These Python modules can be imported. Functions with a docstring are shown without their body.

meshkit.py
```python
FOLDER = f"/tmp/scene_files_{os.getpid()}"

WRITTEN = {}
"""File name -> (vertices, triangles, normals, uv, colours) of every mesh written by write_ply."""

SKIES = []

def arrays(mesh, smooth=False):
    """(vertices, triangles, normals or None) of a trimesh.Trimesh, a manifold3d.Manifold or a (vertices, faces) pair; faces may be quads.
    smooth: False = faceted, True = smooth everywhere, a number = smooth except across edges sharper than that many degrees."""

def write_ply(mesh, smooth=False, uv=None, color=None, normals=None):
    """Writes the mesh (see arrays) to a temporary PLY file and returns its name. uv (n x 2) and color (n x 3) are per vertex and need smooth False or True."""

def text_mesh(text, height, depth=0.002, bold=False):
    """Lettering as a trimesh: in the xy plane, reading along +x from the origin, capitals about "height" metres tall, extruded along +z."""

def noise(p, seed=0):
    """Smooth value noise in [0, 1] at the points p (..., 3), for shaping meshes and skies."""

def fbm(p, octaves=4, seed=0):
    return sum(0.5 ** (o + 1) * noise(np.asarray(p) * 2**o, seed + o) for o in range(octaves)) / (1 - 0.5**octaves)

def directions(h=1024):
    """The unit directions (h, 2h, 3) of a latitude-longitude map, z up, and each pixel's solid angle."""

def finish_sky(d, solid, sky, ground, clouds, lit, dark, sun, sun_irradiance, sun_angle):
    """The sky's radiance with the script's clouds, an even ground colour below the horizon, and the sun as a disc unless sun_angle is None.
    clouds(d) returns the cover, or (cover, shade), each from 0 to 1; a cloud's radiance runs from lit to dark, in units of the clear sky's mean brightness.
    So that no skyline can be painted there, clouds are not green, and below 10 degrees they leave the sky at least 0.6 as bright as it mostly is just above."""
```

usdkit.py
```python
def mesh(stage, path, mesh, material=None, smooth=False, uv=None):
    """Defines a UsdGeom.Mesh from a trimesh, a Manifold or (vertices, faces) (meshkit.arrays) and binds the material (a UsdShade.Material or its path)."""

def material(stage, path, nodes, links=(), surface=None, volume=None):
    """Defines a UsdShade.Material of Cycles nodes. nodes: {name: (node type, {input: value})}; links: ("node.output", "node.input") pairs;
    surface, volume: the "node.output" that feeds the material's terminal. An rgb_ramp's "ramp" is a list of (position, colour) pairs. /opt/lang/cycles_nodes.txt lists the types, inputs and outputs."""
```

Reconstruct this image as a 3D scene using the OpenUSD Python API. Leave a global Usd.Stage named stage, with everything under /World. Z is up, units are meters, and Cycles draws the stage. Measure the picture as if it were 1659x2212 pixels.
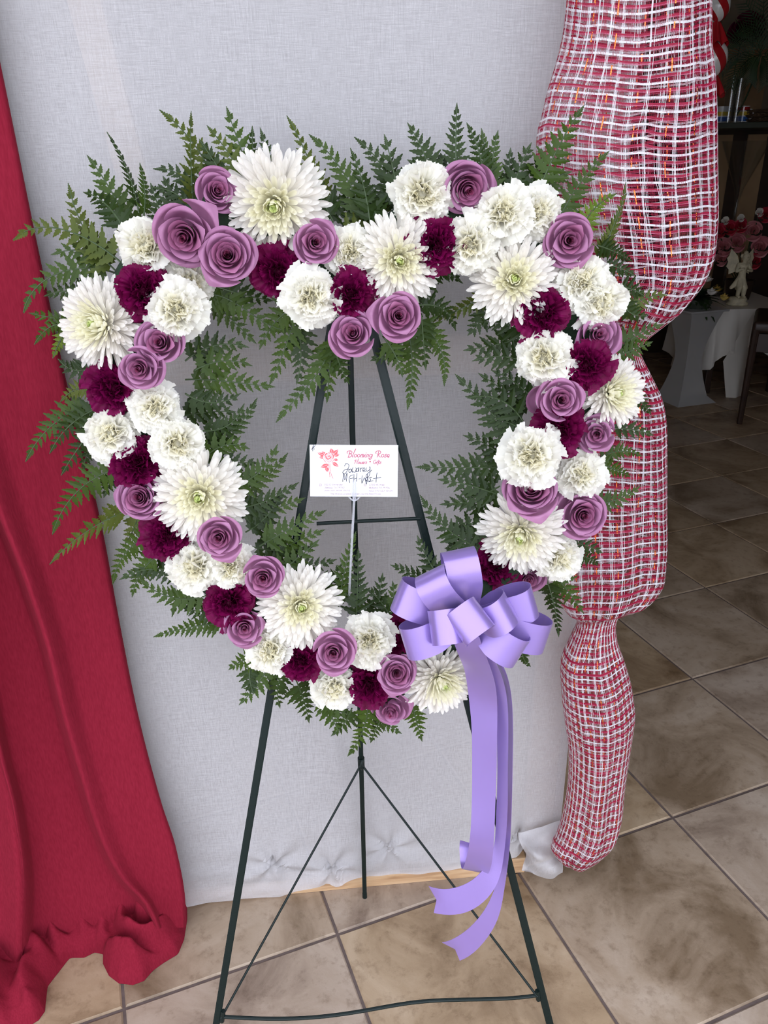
import math, random
import numpy as np
import trimesh
import manifold3d as m3
import shapely
from shapely import affinity
from shapely.geometry import LineString, Polygon, Point
from shapely.ops import unary_union
from scipy.interpolate import PchipInterpolator, CubicSpline
from pxr import Usd, UsdGeom, UsdLux, UsdShade, Gf, Sdf, Vt
import usdkit, meshkit

stage = Usd.Stage.CreateInMemory()
UsdGeom.SetStageUpAxis(stage, 'Z')
UsdGeom.Xform.Define(stage, '/World')
UsdGeom.Scope.Define(stage, '/World/Looks')

# ---------------------------------------------------------------- camera (solved from the grout lines of the floor)
W, HGT = 1659.0, 2212.0
TILE = 0.406
CAMH = 3.43380087 * TILE
PITCH, ROLL, FPX = 0.42396904, -0.01658931, 1688.48
_c, _s = math.cos(PITCH), math.sin(PITCH)
_r, _u, FWD = np.array([1., 0, 0]), np.array([0, _s, _c]), np.array([0, _c, -_s])
RIGHT = math.cos(ROLL) * _r + math.sin(ROLL) * _u
UPV = -math.sin(ROLL) * _r + math.cos(ROLL) * _u
CAM = np.array([0, 0, CAMH])
cam = UsdGeom.Camera.Define(stage, '/World/camera')
cam.CreateHorizontalApertureAttr(36.0)
cam.CreateVerticalApertureAttr(48.0)
cam.CreateFocalLengthAttr(36.0 * FPX / W)
cam.CreateClippingRangeAttr(Gf.Vec2f(0.05, 200))
cam.CreateExposureAttr(0.0)
M = Gf.Matrix4d(*RIGHT, 0, *UPV, 0, *(-FWD), 0, *CAM, 1)
UsdGeom.Xformable(cam).AddTransformOp().Set(M)

# ---------------------------------------------------------------- light: open, evenly overcast sky over the street behind the camera
sky = UsdLux.DomeLight.Define(stage, '/World/sky')
sky.CreateColorAttr(Gf.Vec3f(0.91, 0.96, 1.09))
sky.CreateIntensityAttr(0.92)


def ray(px, py):
    return (px - W / 2) / FPX * RIGHT - (py - HGT / 2) / FPX * UPV + FWD


def gp(px, py, z=0.0):                       # pixel -> point at height z
    d = ray(px, py)
    return CAM + d * ((z - CAM[2]) / d[2])


def aty(px, py, y):                          # pixel -> point at distance y into the shop
    d = ray(px, py)
    return CAM + d * (y / d[1])


def onplane(px, py, o, n):
    d = ray(px, py)
    return CAM + d * (np.dot(np.asarray(o) - CAM, n) / np.dot(d, n))


def unit(v):
    v = np.asarray(v, float)
    return v / np.linalg.norm(v)


# the leaning plane of the easel's two front legs
LF, RF = gp(457, 2278), gp(1190, 2224)
APEX = aty(750, 500, 1.06)
EN = unit(np.cross(RF - LF, APEX - LF))
if EN[1] > 0:
    EN = -EN
EX = unit(RF - LF)
EY = unit(np.cross(EN, EX))
if EY[2] < 0:
    EY = -EY


def pl(px, py, off=0.0):                     # pixel -> point OFF metres in front of the easel's leg plane
    return onplane(px, py, LF + EN * off, EN)


# the upright plane of the cloth backdrop
B0, B1 = gp(580, 1932), gp(1135, 1880)
BX = unit((B1 - B0) * [1, 1, 0])
BN = np.array([BX[1], -BX[0], 0])            # towards the camera


def bd(px, py, off=0.0):
    return onplane(px, py, B0 + BN * off, BN)


def pxm(p):                                  # pixels per metre at a point
    return FPX / np.dot(np.asarray(p) - CAM, FWD)


# ---------------------------------------------------------------- scene helpers
used = {}


def numbered(parent, name):
    k = (parent, name)
    n = used.get(k, -1) + 1
    used[k] = n
    return name if n == 0 else f'{name}_{n:03d}'


def tag(prim, label=None, cat=None, group=None, kind=None):
    prim = prim.GetPrim() if hasattr(prim, 'GetPrim') else prim
    for k, v in (('label', label), ('category', cat), ('group', group), ('kind', kind)):
        if v:
            prim.SetCustomDataByKey(k, v)
    return prim


def obj(name, mesh, mat, parent=None, smooth=False, label=None, cat=None, group=None, kind=None):
    par = str(parent.GetPath()) if parent is not None else '/World'
    path = f'{par}/{numbered(par, name)}'
    m = usdkit.mesh(stage, path, mesh, '/World/Looks/' + mat, smooth=smooth)
    tag(m, label, cat, group, kind)
    return m.GetPrim()


def matrix(R, t):                            # columns of R are the axes
    R = np.asarray(R, float)
    return Gf.Matrix4d(*R[:, 0], 0, *R[:, 1], 0, *R[:, 2], 0, *[float(x) for x in t], 1)


def thing(name, label=None, cat=None, group=None, kind=None, mat4=None, at=(0, 0, 0)):
    x = UsdGeom.Xform.Define(stage, '/World/' + numbered('/World', name))
    x.AddTransformOp().Set(mat4 if mat4 is not None else matrix(np.eye(3), at))
    return tag(x, label, cat, group, kind)


def place(proto, name, mat4, label, cat, group):   # a copy of a thing with its parts
    x = UsdGeom.Xform.Define(stage, '/World/' + numbered('/World', name))
    p = x.GetPrim()
    p.GetReferences().AddInternalReference(proto.GetPath())
    p.GetAttribute('xformOp:transform').Set(mat4) if p.GetAttribute('xformOp:transform') else x.AddTransformOp().Set(mat4)
    p.SetInstanceable(True)
    return tag(p, label, cat, group)


def frame_to(zaxis, spin=0.0, scale=1.0, up=(0, 0, 1)):
    z = unit(zaxis)
    x = np.cross(up, z)
    x = unit(x if np.linalg.norm(x) > 1e-6 else [1, 0, 0])
    y = np.cross(z, x)
    c, s = math.cos(spin), math.sin(spin)
    return np.stack([c * x + s * y, -s * x + c * y, z], 1) * scale


def grid_faces(n, m, wrap=False):            # n rows of m points
    f = []
    mm = m if wrap else m - 1
    for i in range(n - 1):
        for j in range(mm):
            a, b = i * m + j, i * m + (j + 1) % m
            f += [(a, b, b + m), (a, b + m, a + m)]
    return np.array(f)


def join(ms):
    vs, fs, k = [], [], 0
    for v, f in ms:
        vs.append(np.asarray(v, float)); fs.append(np.asarray(f, int) + k); k += len(v)
    return np.vstack(vs), np.vstack(fs)


def tube(pts, r, n=10, cap=True, flat=1.0, side=None):
    pts = np.asarray(pts, float)
    rr = np.broadcast_to(np.asarray(r, float), (len(pts),))
    t = np.gradient(pts, axis=0)
    t /= np.linalg.norm(t, axis=1)[:, None]
    a = np.asarray(side, float) if side is not None else np.array([0, 0, 1.0])
    V = []
    for i in range(len(pts)):
        x = a - t[i] * np.dot(a, t[i])
        if np.linalg.norm(x) < 1e-4:
            x = np.cross(t[i], [1, 0.3, 0])
        x = unit(x)
        a = x
        y = np.cross(t[i], x)
        for k in range(n):
            w = 2 * math.pi * k / n
            V.append(pts[i] + rr[i] * (math.cos(w) * x + flat * math.sin(w) * y))
    f = list(grid_faces(len(pts), n, True)[:, ::-1])
    if cap:
        V += [pts[0], pts[-1]]
        c0, c1, o = len(V) - 2, len(V) - 1, (len(pts) - 1) * n
        for k in range(n):
            f.append((c0, k, (k + 1) % n)); f.append((c1, o + (k + 1) % n, o + k))
    return np.array(V), np.array(f)


def box(lo, hi, R=None, t=None):
    b = trimesh.creation.box(extents=np.subtract(hi, lo))
    b.apply_translation((np.add(hi, lo)) / 2)
    v = np.array(b.vertices)
    if R is not None:
        v = v @ np.asarray(R).T
    if t is not None:
        v = v + t
    return v, np.array(b.faces)


def rbox(lo, hi, r=0.004, seg=8):            # rounded box
    lo, hi = np.add(lo, r), np.subtract(hi, r)
    s = m3.Manifold.sphere(r, seg)
    m = m3.Manifold.batch_hull([s.translate([x, y, z]) for x in (lo[0], hi[0]) for y in (lo[1], hi[1]) for z in (lo[2], hi[2])])
    q = m.to_mesh()
    return np.array(q.vert_properties[:, :3]), np.array(q.tri_verts)


def lathe(profile, n=32, at=(0, 0, 0)):
    V = [(r * math.cos(2 * math.pi * k / n), r * math.sin(2 * math.pi * k / n), z) for r, z in profile for k in range(n)]
    return np.array(V) + at, grid_faces(len(profile), n, True)


def spline(pts, n):
    pts = np.asarray(pts, float)
    d = np.r_[0, np.cumsum(np.linalg.norm(np.diff(pts, axis=0), axis=1))]
    return CubicSpline(d / d[-1], pts)(np.linspace(0, 1, n))


def thick(v, f, t):                          # gives an open sheet a thickness t
    tm = trimesh.Trimesh(v, f, process=False)
    n = np.array(tm.vertex_normals)
    e = tm.edges_sorted
    u, c = np.unique(e, axis=0, return_counts=True)
    edge = {tuple(x) for x in u[c == 1]}
    k = len(v)
    F = [*f, *(np.asarray(f)[:, ::-1] + k)]
    for a, b, c_ in f:
        for p, q in ((a, b), (b, c_), (c_, a)):
            if (min(p, q), max(p, q)) in edge:
                F += [(q, p, p + k), (q, p + k, q + k)]
    return np.vstack([v + n * t / 2, v - n * t / 2]), np.array(F)


# ---------------------------------------------------------------- materials
def mat(name, nodes, links, surface):
    usdkit.material(stage, '/World/Looks/' + name, nodes, links, surface=surface)


def plain(name, col, rough=0.5, spec=0.5, metal=0.0, var=0.0, scale=8.0, bump=0.0, bscale=60.0, sheen=0.0, coat=0.0, ramp=None):
    nodes = {'p': ('principled_bsdf', {'base_color': col, 'roughness': rough, 'specular_ior_level': spec, 'metallic': metal, 'sheen_weight': sheen, 'coat_weight': coat})}
    links = []
    if var or ramp:
        nodes |= {'tc': ('texture_coordinate', {}), 'n': ('noise_texture', {'scale': scale, 'detail': 5.0, 'roughness': 0.6}),
                  'r': ('rgb_ramp', {'ramp': ramp or [(0.3, tuple(c * (1 - var) for c in col)), (0.7, tuple(min(1, c * (1 + var)) for c in col))]})}
        links += [('tc.object', 'n.vector'), ('n.fac', 'r.fac'), ('r.color', 'p.base_color')]
    if bump:
        nodes |= {'tb': ('texture_coordinate', {}), 'nb': ('noise_texture', {'scale': bscale, 'detail': 4.0}), 'b': ('bump', {'strength': bump, 'distance': 0.004})}
        links += [('tb.object', 'nb.vector'), ('nb.fac', 'b.height'), ('b.normal', 'p.normal')]
    mat(name, nodes, links, 'p.BSDF')


def petal(name, c1, c2, scale, trans=0.3, rough=0.5, sheen=0.0, tcol=None, spec=0.3):   # thin petals and leaves let light through
    nodes = {'tc': ('texture_coordinate', {}), 'n': ('noise_texture', {'scale': scale, 'detail': 3.0}),
             'r': ('rgb_ramp', {'ramp': [(0.3, c1), (0.7, c2)]}),
             'p': ('principled_bsdf', {'roughness': rough, 'specular_ior_level': spec, 'sheen_weight': sheen}),
             't': ('translucent_bsdf', {'color': tcol or c2}), 'm': ('mix_closure', {'fac': trans})}
    links = [('tc.object', 'n.vector'), ('n.fac', 'r.fac'), ('r.color', 'p.base_color'), ('p.BSDF', 'm.closure1'), ('t.BSDF', 'm.closure2')]
    mat(name, nodes, links, 'm.closure')


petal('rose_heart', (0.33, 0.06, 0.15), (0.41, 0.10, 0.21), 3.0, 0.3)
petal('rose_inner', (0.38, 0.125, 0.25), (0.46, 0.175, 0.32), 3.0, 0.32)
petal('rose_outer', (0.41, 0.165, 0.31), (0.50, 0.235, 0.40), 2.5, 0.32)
petal('carnation_white', (0.92, 0.895, 0.80), (0.95, 0.935, 0.87), 4.0, 0.45)
petal('carnation_cream', (0.95, 0.92, 0.77), (0.97, 0.945, 0.83), 4.0, 0.55)
petal('carnation_burgundy', (0.10, 0.001, 0.03), (0.20, 0.003, 0.075), 4.0, 0.3, spec=0.15)
petal('carnation_wine', (0.08, 0.001, 0.02), (0.14, 0.002, 0.045), 4.0, 0.3, spec=0.15)
petal('mum_white', (0.93, 0.89, 0.83), (0.95, 0.925, 0.875), 3.0, 0.42)
petal('mum_cream', (0.94, 0.91, 0.72), (0.96, 0.94, 0.80), 3.0, 0.46)
petal('mum_green', (0.68, 0.78, 0.30), (0.80, 0.85, 0.50), 5.0, 0.4)
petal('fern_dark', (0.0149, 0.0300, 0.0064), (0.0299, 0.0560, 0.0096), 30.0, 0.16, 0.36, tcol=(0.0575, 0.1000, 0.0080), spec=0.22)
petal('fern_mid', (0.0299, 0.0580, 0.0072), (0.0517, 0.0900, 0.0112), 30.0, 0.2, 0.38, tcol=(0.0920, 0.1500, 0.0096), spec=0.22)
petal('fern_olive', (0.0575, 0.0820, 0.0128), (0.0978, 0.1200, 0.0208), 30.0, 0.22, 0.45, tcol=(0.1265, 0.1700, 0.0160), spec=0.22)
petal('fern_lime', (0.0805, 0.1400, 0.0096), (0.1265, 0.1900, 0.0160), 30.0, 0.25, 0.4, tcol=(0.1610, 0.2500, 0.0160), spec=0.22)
plain('fern_stem', (0.045, 0.075, 0.025), 0.5)
plain('flower_stem', (0.07, 0.16, 0.04), 0.5)
plain('foam_green', (0.012, 0.03, 0.012), 0.9, var=0.5, scale=60, bump=0.6, bscale=120)
plain('easel_green', (0.003, 0.010, 0.009), 0.42, spec=0.3, bump=0.08, bscale=200)
plain('wood', (0.50, 0.32, 0.18), 0.6, bump=0.1)
mat('pine', {'tc': ('texture_coordinate', {}), 'mp': ('mapping', {'scale': (3, 60, 60)}), 'n': ('noise_texture', {'scale': 1.5, 'detail': 5.0, 'distortion': 0.6}),
             'r': ('rgb_ramp', {'ramp': [(0.3, (0.36, 0.20, 0.10)), (0.5, (0.52, 0.33, 0.18)), (0.75, (0.62, 0.43, 0.26))]}), 'p': ('principled_bsdf', {'roughness': 0.6})},
    [('tc.object', 'mp.vector'), ('mp.vector', 'n.vector'), ('n.fac', 'r.fac'), ('r.color', 'p.base_color')], 'p.BSDF')

# gauzy white cloth: woven threads, a little see-through between them
mat('white_cloth', {'tc': ('texture_coordinate', {}),
    'ma': ('mapping', {'scale': (1500, 60, 55)}), 'na': ('noise_texture', {'scale': 1.0, 'detail': 3.0}),
    'mb': ('mapping', {'scale': (55, 60, 1500)}), 'nb': ('noise_texture', {'scale': 1.0, 'detail': 3.0}),
    'ad': ('math', {'math_type': 'add'}), 'r': ('rgb_ramp', {'ramp': [(0.34, (0.61, 0.59, 0.60)), (0.66, (0.68, 0.66, 0.67))]}),
    'hf': ('math', {'math_type': 'multiply', 'value2': 0.5}),
    'b': ('bump', {'strength': 0.25, 'distance': 0.001}),
    'd': ('principled_bsdf', {'roughness': 0.9, 'specular_ior_level': 0.1, 'sheen_weight': 0.05}), 't': ('translucent_bsdf', {'color': (0.7, 0.7, 0.72)}),
    'm': ('mix_closure', {'fac': 0.22}), 'tr': ('transparent_bsdf', {'color': (1, 1, 1)}),
    'al': ('map_range', {'from_min': 0.35, 'from_max': 0.65, 'to_min': 0.30, 'to_max': 0.12, 'clamp': True}), 'm2': ('mix_closure', {})},
    [('tc.object', 'ma.vector'), ('ma.vector', 'na.vector'), ('tc.object', 'mb.vector'), ('mb.vector', 'nb.vector'), ('na.fac', 'ad.value1'), ('nb.fac', 'ad.value2'),
     ('ad.value', 'hf.value1'), ('hf.value', 'r.fac'), ('r.color', 'd.base_color'), ('hf.value', 'b.height'), ('b.normal', 'd.normal'),
     ('d.BSDF', 'm.closure1'), ('t.BSDF', 'm.closure2'), ('hf.value', 'al.value'), ('al.result', 'm2.fac'), ('m.closure', 'm2.closure1'), ('tr.BSDF', 'm2.closure2')], 'm2.closure')
mat('red_cloth', {'tc': ('texture_coordinate', {}),
    'ma': ('mapping', {'scale': (420, 420, 70)}), 'na': ('noise_texture', {'scale': 1.0, 'detail': 5.0}),
    'r': ('rgb_ramp', {'ramp': [(0.3, (0.21, 0.0105, 0.026)), (0.7, (0.265, 0.0155, 0.036))]}),
    'b': ('bump', {'strength': 0.3, 'distance': 0.0015}),
    'd': ('principled_bsdf', {'roughness': 0.9, 'specular_ior_level': 0.08, 'sheen_weight': 0.03, 'sheen_tint': (1, 0.3, 0.35)}), 't': ('translucent_bsdf', {'color': (0.3, 0.012, 0.035)}), 'm': ('mix_closure', {'fac': 0.12})},
    [('tc.object', 'ma.vector'), ('ma.vector', 'na.vector'), ('na.fac', 'r.fac'), ('r.color', 'd.base_color'), ('na.fac', 'b.height'), ('b.normal', 'd.normal'), ('d.BSDF', 'm.closure1'), ('t.BSDF', 'm.closure2')], 'm.closure')
mat('satin_lavender', {'tc': ('texture_coordinate', {}), 'n': ('noise_texture', {'scale': 900.0, 'detail': 2.0}), 'b': ('bump', {'strength': 0.06, 'distance': 0.001}),
    'p': ('principled_bsdf', {'base_color': (0.40, 0.275, 0.68), 'roughness': 0.30, 'specular_ior_level': 0.6, 'metallic': 0.5, 'sheen_weight': 0.25, 'sheen_tint': (0.9, 0.8, 1.0), 'coat_weight': 0.3, 'coat_roughness': 0.22}), 't': ('translucent_bsdf', {'color': (0.38, 0.24, 0.72)}), 'm': ('mix_closure', {'fac': 0.18})},
    [('tc.object', 'n.vector'), ('n.fac', 'b.height'), ('b.normal', 'p.normal'), ('p.BSDF', 'm.closure1'), ('t.BSDF', 'm.closure2')], 'm.closure')
petal('net_white', (0.72, 0.70, 0.73), (0.80, 0.78, 0.80), 50, 0.3, 0.5)
petal('net_red', (0.33, 0.008, 0.04), (0.42, 0.018, 0.065), 50, 0.35, 0.5)
petal('net_pink', (0.50, 0.08, 0.16), (0.60, 0.14, 0.24), 50, 0.35, 0.5)
mat('net_tinsel', {'tc': ('texture_coordinate', {}), 'n': ('noise_texture', {'scale': 300.0, 'detail': 2.0}), 'b': ('bump', {'strength': 0.8, 'distance': 0.003}),
    'p': ('principled_bsdf', {'base_color': (0.95, 0.22, 0.06), 'metallic': 1.0, 'roughness': 0.2})}, [('tc.object', 'n.vector'), ('n.fac', 'b.height'), ('b.normal', 'p.normal')], 'p.BSDF')
plain('card_white', (0.68, 0.69, 0.74), 0.6, spec=0.2)
plain('print_red', (0.62, 0.10, 0.11), 0.6)
plain('print_rose', (0.45, 0.10, 0.16), 0.6)
plain('print_mauve', (0.34, 0.19, 0.24), 0.6)
plain('ink', (0.02, 0.02, 0.04), 0.5)
mat('clear_plastic', {'t': ('transparent_bsdf', {'color': (0.95, 0.95, 0.97)}), 'g': ('principled_bsdf', {'base_color': (0.80, 0.80, 0.84), 'roughness': 0.15, 'specular_ior_level': 0.8}), 'm': ('mix_closure', {}),
    'f': ('layer_weight', {'blend': 0.35}), 'a': ('math', {'math_type': 'multiply_add', 'value2': 0.45, 'value3': 0.28})},
    [('f.facing', 'a.value1'), ('a.value', 'm.fac'), ('t.BSDF', 'm.closure1'), ('g.BSDF', 'm.closure2')], 'm.closure')


def tile_mat(name, seed, base, dark, light):
    mat(name, {'tc': ('geometry', {}), 'mp': ('mapping', {'location': (seed * 3.7, seed * 1.9, 0)}),
        'n1': ('noise_texture', {'scale': 4.5, 'detail': 8.0, 'roughness': 0.62, 'distortion': 0.8}), 'n2': ('noise_texture', {'scale': 38.0, 'detail': 6.0, 'roughness': 0.7}),
        'oi': ('object_info', {}), 'ov': ('vector_math', {'math_type': 'scale', 'vector1': (9, 7, 5)}), 'av': ('vector_math', {'math_type': 'add'}),
        'r1': ('rgb_ramp', {'ramp': [(0.33, dark), (0.50, base), (0.68, light)]}), 'r2': ('rgb_ramp', {'ramp': [(0.30, (0.60, 0.56, 0.52)), (0.48, (1, 1, 1))]}),
        'mx': ('mix', {'mix_type': 'multiply', 'fac': 0.75}), 'b': ('bump', {'strength': 0.2, 'distance': 0.003}), 'p': ('principled_bsdf', {'roughness': 0.42, 'specular_ior_level': 0.4})},
        [('tc.position', 'mp.vector'), ('oi.random', 'ov.scale'), ('mp.vector', 'av.vector1'), ('ov.vector', 'av.vector2'), ('av.vector', 'n1.vector'), ('av.vector', 'n2.vector'), ('n1.fac', 'r1.fac'), ('n2.fac', 'r2.fac'), ('r1.color', 'mx.color1'), ('r2.color', 'mx.color2'),
         ('mx.color', 'p.base_color'), ('n2.fac', 'b.height'), ('b.normal', 'p.normal')], 'p.BSDF')


tile_mat('tile_tan', 0, (0.36, 0.27, 0.19), (0.19, 0.13, 0.08), (0.46, 0.365, 0.28))
tile_mat('tile_grey', 1, (0.37, 0.285, 0.215), (0.21, 0.15, 0.11), (0.47, 0.38, 0.305))
tile_mat('tile_brown', 2, (0.37, 0.265, 0.165), (0.19, 0.12, 0.065), (0.48, 0.365, 0.25))
plain('grout', (0.13, 0.095, 0.085), 0.9, var=0.2, scale=40)
plain('sidewalk', (0.42, 0.40, 0.37), 0.9, var=0.1)
plain('wall_paint', (0.30, 0.24, 0.17), 0.8)
plain('ceiling_paint', (0.45, 0.42, 0.38), 0.9)
plain('dark_wood', (0.035, 0.016, 0.010), 0.45, var=0.4, scale=10)
plain('shelf_green', (0.05, 0.06, 0.045), 0.5)
plain('board_tan', (0.36, 0.23, 0.12), 0.7, var=0.1)
plain('board_brown', (0.10, 0.055, 0.03), 0.7, var=0.1)
plain('linen_white', (0.72, 0.68, 0.62), 0.85)
plain('resin_cream', (0.62, 0.55, 0.38), 0.6, var=0.2, scale=30)
plain('silver_foil', (0.66, 0.66, 0.66), 0.45, metal=0.55, bump=0.5, bscale=25)
plain('candy_red', (0.45, 0.008, 0.015), 0.2, coat=0.6)
plain('candy_white', (0.80, 0.78, 0.76), 0.25, coat=0.5)
petal('silk_red', (0.40, 0.01, 0.03), (0.55, 0.03, 0.07), 12, 0.2)
petal('silk_pink', (0.55, 0.16, 0.20), (0.68, 0.28, 0.30), 12, 0.2)
petal('silk_yellow', (0.60, 0.40, 0.08), (0.75, 0.55, 0.15), 12, 0.2)
petal('palm_green', (0.02, 0.045, 0.015), (0.04, 0.08, 0.025), 12, 0.15)
plain('glaze_white', (0.75, 0.75, 0.75), 0.2)
plain('glaze_blue', (0.05, 0.16, 0.50), 0.2)
plain('glaze_yellow', (0.75, 0.52, 0.05), 0.2)
mat('vase_glass', {'f': ('layer_weight', {'blend': 0.2}), 'a': ('math', {'math_type': 'multiply_add', 'value2': 0.35, 'value3': 0.04}), 't': ('transparent_bsdf', {'color': (0.93, 0.94, 0.94)}), 'g': ('glossy_bsdf', {'color': (1, 1, 1), 'roughness': 0.08}), 'm': ('mix_closure', {})},
    [('f.facing', 'a.value1'), ('a.value', 'm.fac'), ('t.BSDF', 'm.closure1'), ('g.BSDF', 'm.closure2')], 'm.closure')

# ================================================================ the room
rng = np.random.default_rng(7)
YAW = 0.35842501
E1, E2 = np.array([math.cos(YAW), math.sin(YAW)]), np.array([-math.sin(YAW), math.cos(YAW)])
T0 = np.array([-1.1964948, 2.27540222]) * TILE
XL, XR, YF, YB, ZC = -2.3, 3.4, 0.15, 7.2, 2.9
floor = thing('floor', kind='structure')
obj('grout', box((XL - 0.2, YF - 0.1, -0.09), (XR + 0.2, YB + 0.2, -0.0035)), 'grout', floor)
g = 0.0028
for j in range(-8, 22):
    for i in range(-10, 22):
        c = T0 + (i + .5) * TILE * E1 + (j + .5) * TILE * E2
        if not (XL < c[0] < XR and YF < c[1] < YB):
            continue
        h, e = TILE / 2 - g, 0.003
        v, f = [], []
        for (q, z) in ((h, -0.03), (h, -0.003), (h - e, 0.0)):
            for sx, sy in ((-1, -1), (1, -1), (1, 1), (-1, 1)):
                p = c + q * sx * E1 + q * sy * E2
                v.append((p[0], p[1], z))
        for r in (0, 4):
            for k in range(4):
                a, b = r + k, r + (k + 1) % 4
                f += [(a, b, b + 4), (a, b + 4, a + 4)]
        f += [(8, 9, 10), (8, 10, 11)]
        obj('tile', (np.array(v), np.array(f)), ('tile_tan', 'tile_grey', 'tile_brown')[(i * 7 + j * 5) % 3 if c[1] < 2.2 else 2 if (i + j) % 3 else 0], floor)
tag(obj('sidewalk', box((-9, -9, -0.09), (9, YF - 0.1, -0.004)), 'sidewalk'), kind='structure')
tag(obj('wall_back', box((XL - 0.1, YB, 0), (XR + 0.1, YB + 0.1, ZC)), 'wall_paint'), kind='structure')
tag(obj('wall_left', box((XL - 0.1, YF + 0.35, 0), (XL, YB, ZC)), 'wall_paint'), kind='structure')
tag(obj('wall_right', box((XR, YF + 0.35, 0), (XR + 0.1, YB, ZC)), 'wall_paint'), kind='structure')
tag(obj('ceiling', box((XL - 0.1, YF + 0.35, ZC), (XR + 0.1, YB + 0.1, ZC + 0.1)), 'ceiling_paint'), kind='structure')

tag(obj('wall_front', join([box((XL - 0.1, YF + 0.35, 0), (-1.35, YF + 0.47, ZC)), box((1.45, YF + 0.35, 0), (XR + 0.1, YF + 0.47, ZC)), box((-1.35, YF + 0.35, 2.35), (1.45, YF + 0.47, ZC))]), 'wall_paint'), kind='structure')

# ================================================================ cloth backdrop on its wooden frame
BXc = lambda p: float(np.dot(p - B0, BX))
UR = BXc(bd(1300, 860))
UL = BXc(bd(-260, 900))
ZT = 2.05


def bpt(u, z, off=0.0):
    return np.array([B0[0], B0[1], 0]) + BX * u + BN * off + np.array([0, 0, z])


RB = np.stack([BX, -BN, [0, 0, 1]], 1)
frame = thing('backdrop_frame', 'bare pine board frame under and behind the white cloth, resting on the tiles', 'frame')


def board(u0, z0, u1, z1, w, t=0.018, off=-0.022, name='board'):
    a, b = np.array([u0, z0]), np.array([u1, z1])
    d = (b - a) / np.linalg.norm(b - a)
    L = np.linalg.norm(b - a)
    v, f = rbox((0, -t / 2, -w / 2), (L, t / 2, w / 2), 0.0015, 6)
    R = np.stack([BX * d[0] + np.array([0, 0, d[1]]), -BN, -BX * d[1] + np.array([0, 0, d[0]])], 1)
    obj(name, (v @ R.T + bpt(u0, z0, off), f), 'pine', frame)


z0 = 0.021
board(UL, z0, BXc(bd(1133, 1870)), z0, 0.042, 0.02, -0.005, 'bottom_rail')
zr = bd(900, 775)[2]
board(UL, zr, UR, zr, 0.06, name='middle_rail')
board(UL, ZT - .04, UR, ZT - .04, 0.06, name='top_rail')
board(UL + .03, 0.0, UL + .03, ZT, 0.06, off=-0.042, name='post')
board(UR - .03, 0.045, UR - .03, ZT, 0.06, off=-0.042, name='post')
p0, p1 = bd(185, 60), bd(285, 420)
q = (p1 - p0)
board(BXc(p0 - q * .5), (p0 - q * .5)[2], BXc(p0 + q * 2.2), (p0 + q * 2.2)[2], 0.042, off=-0.042, name='brace')

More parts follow.
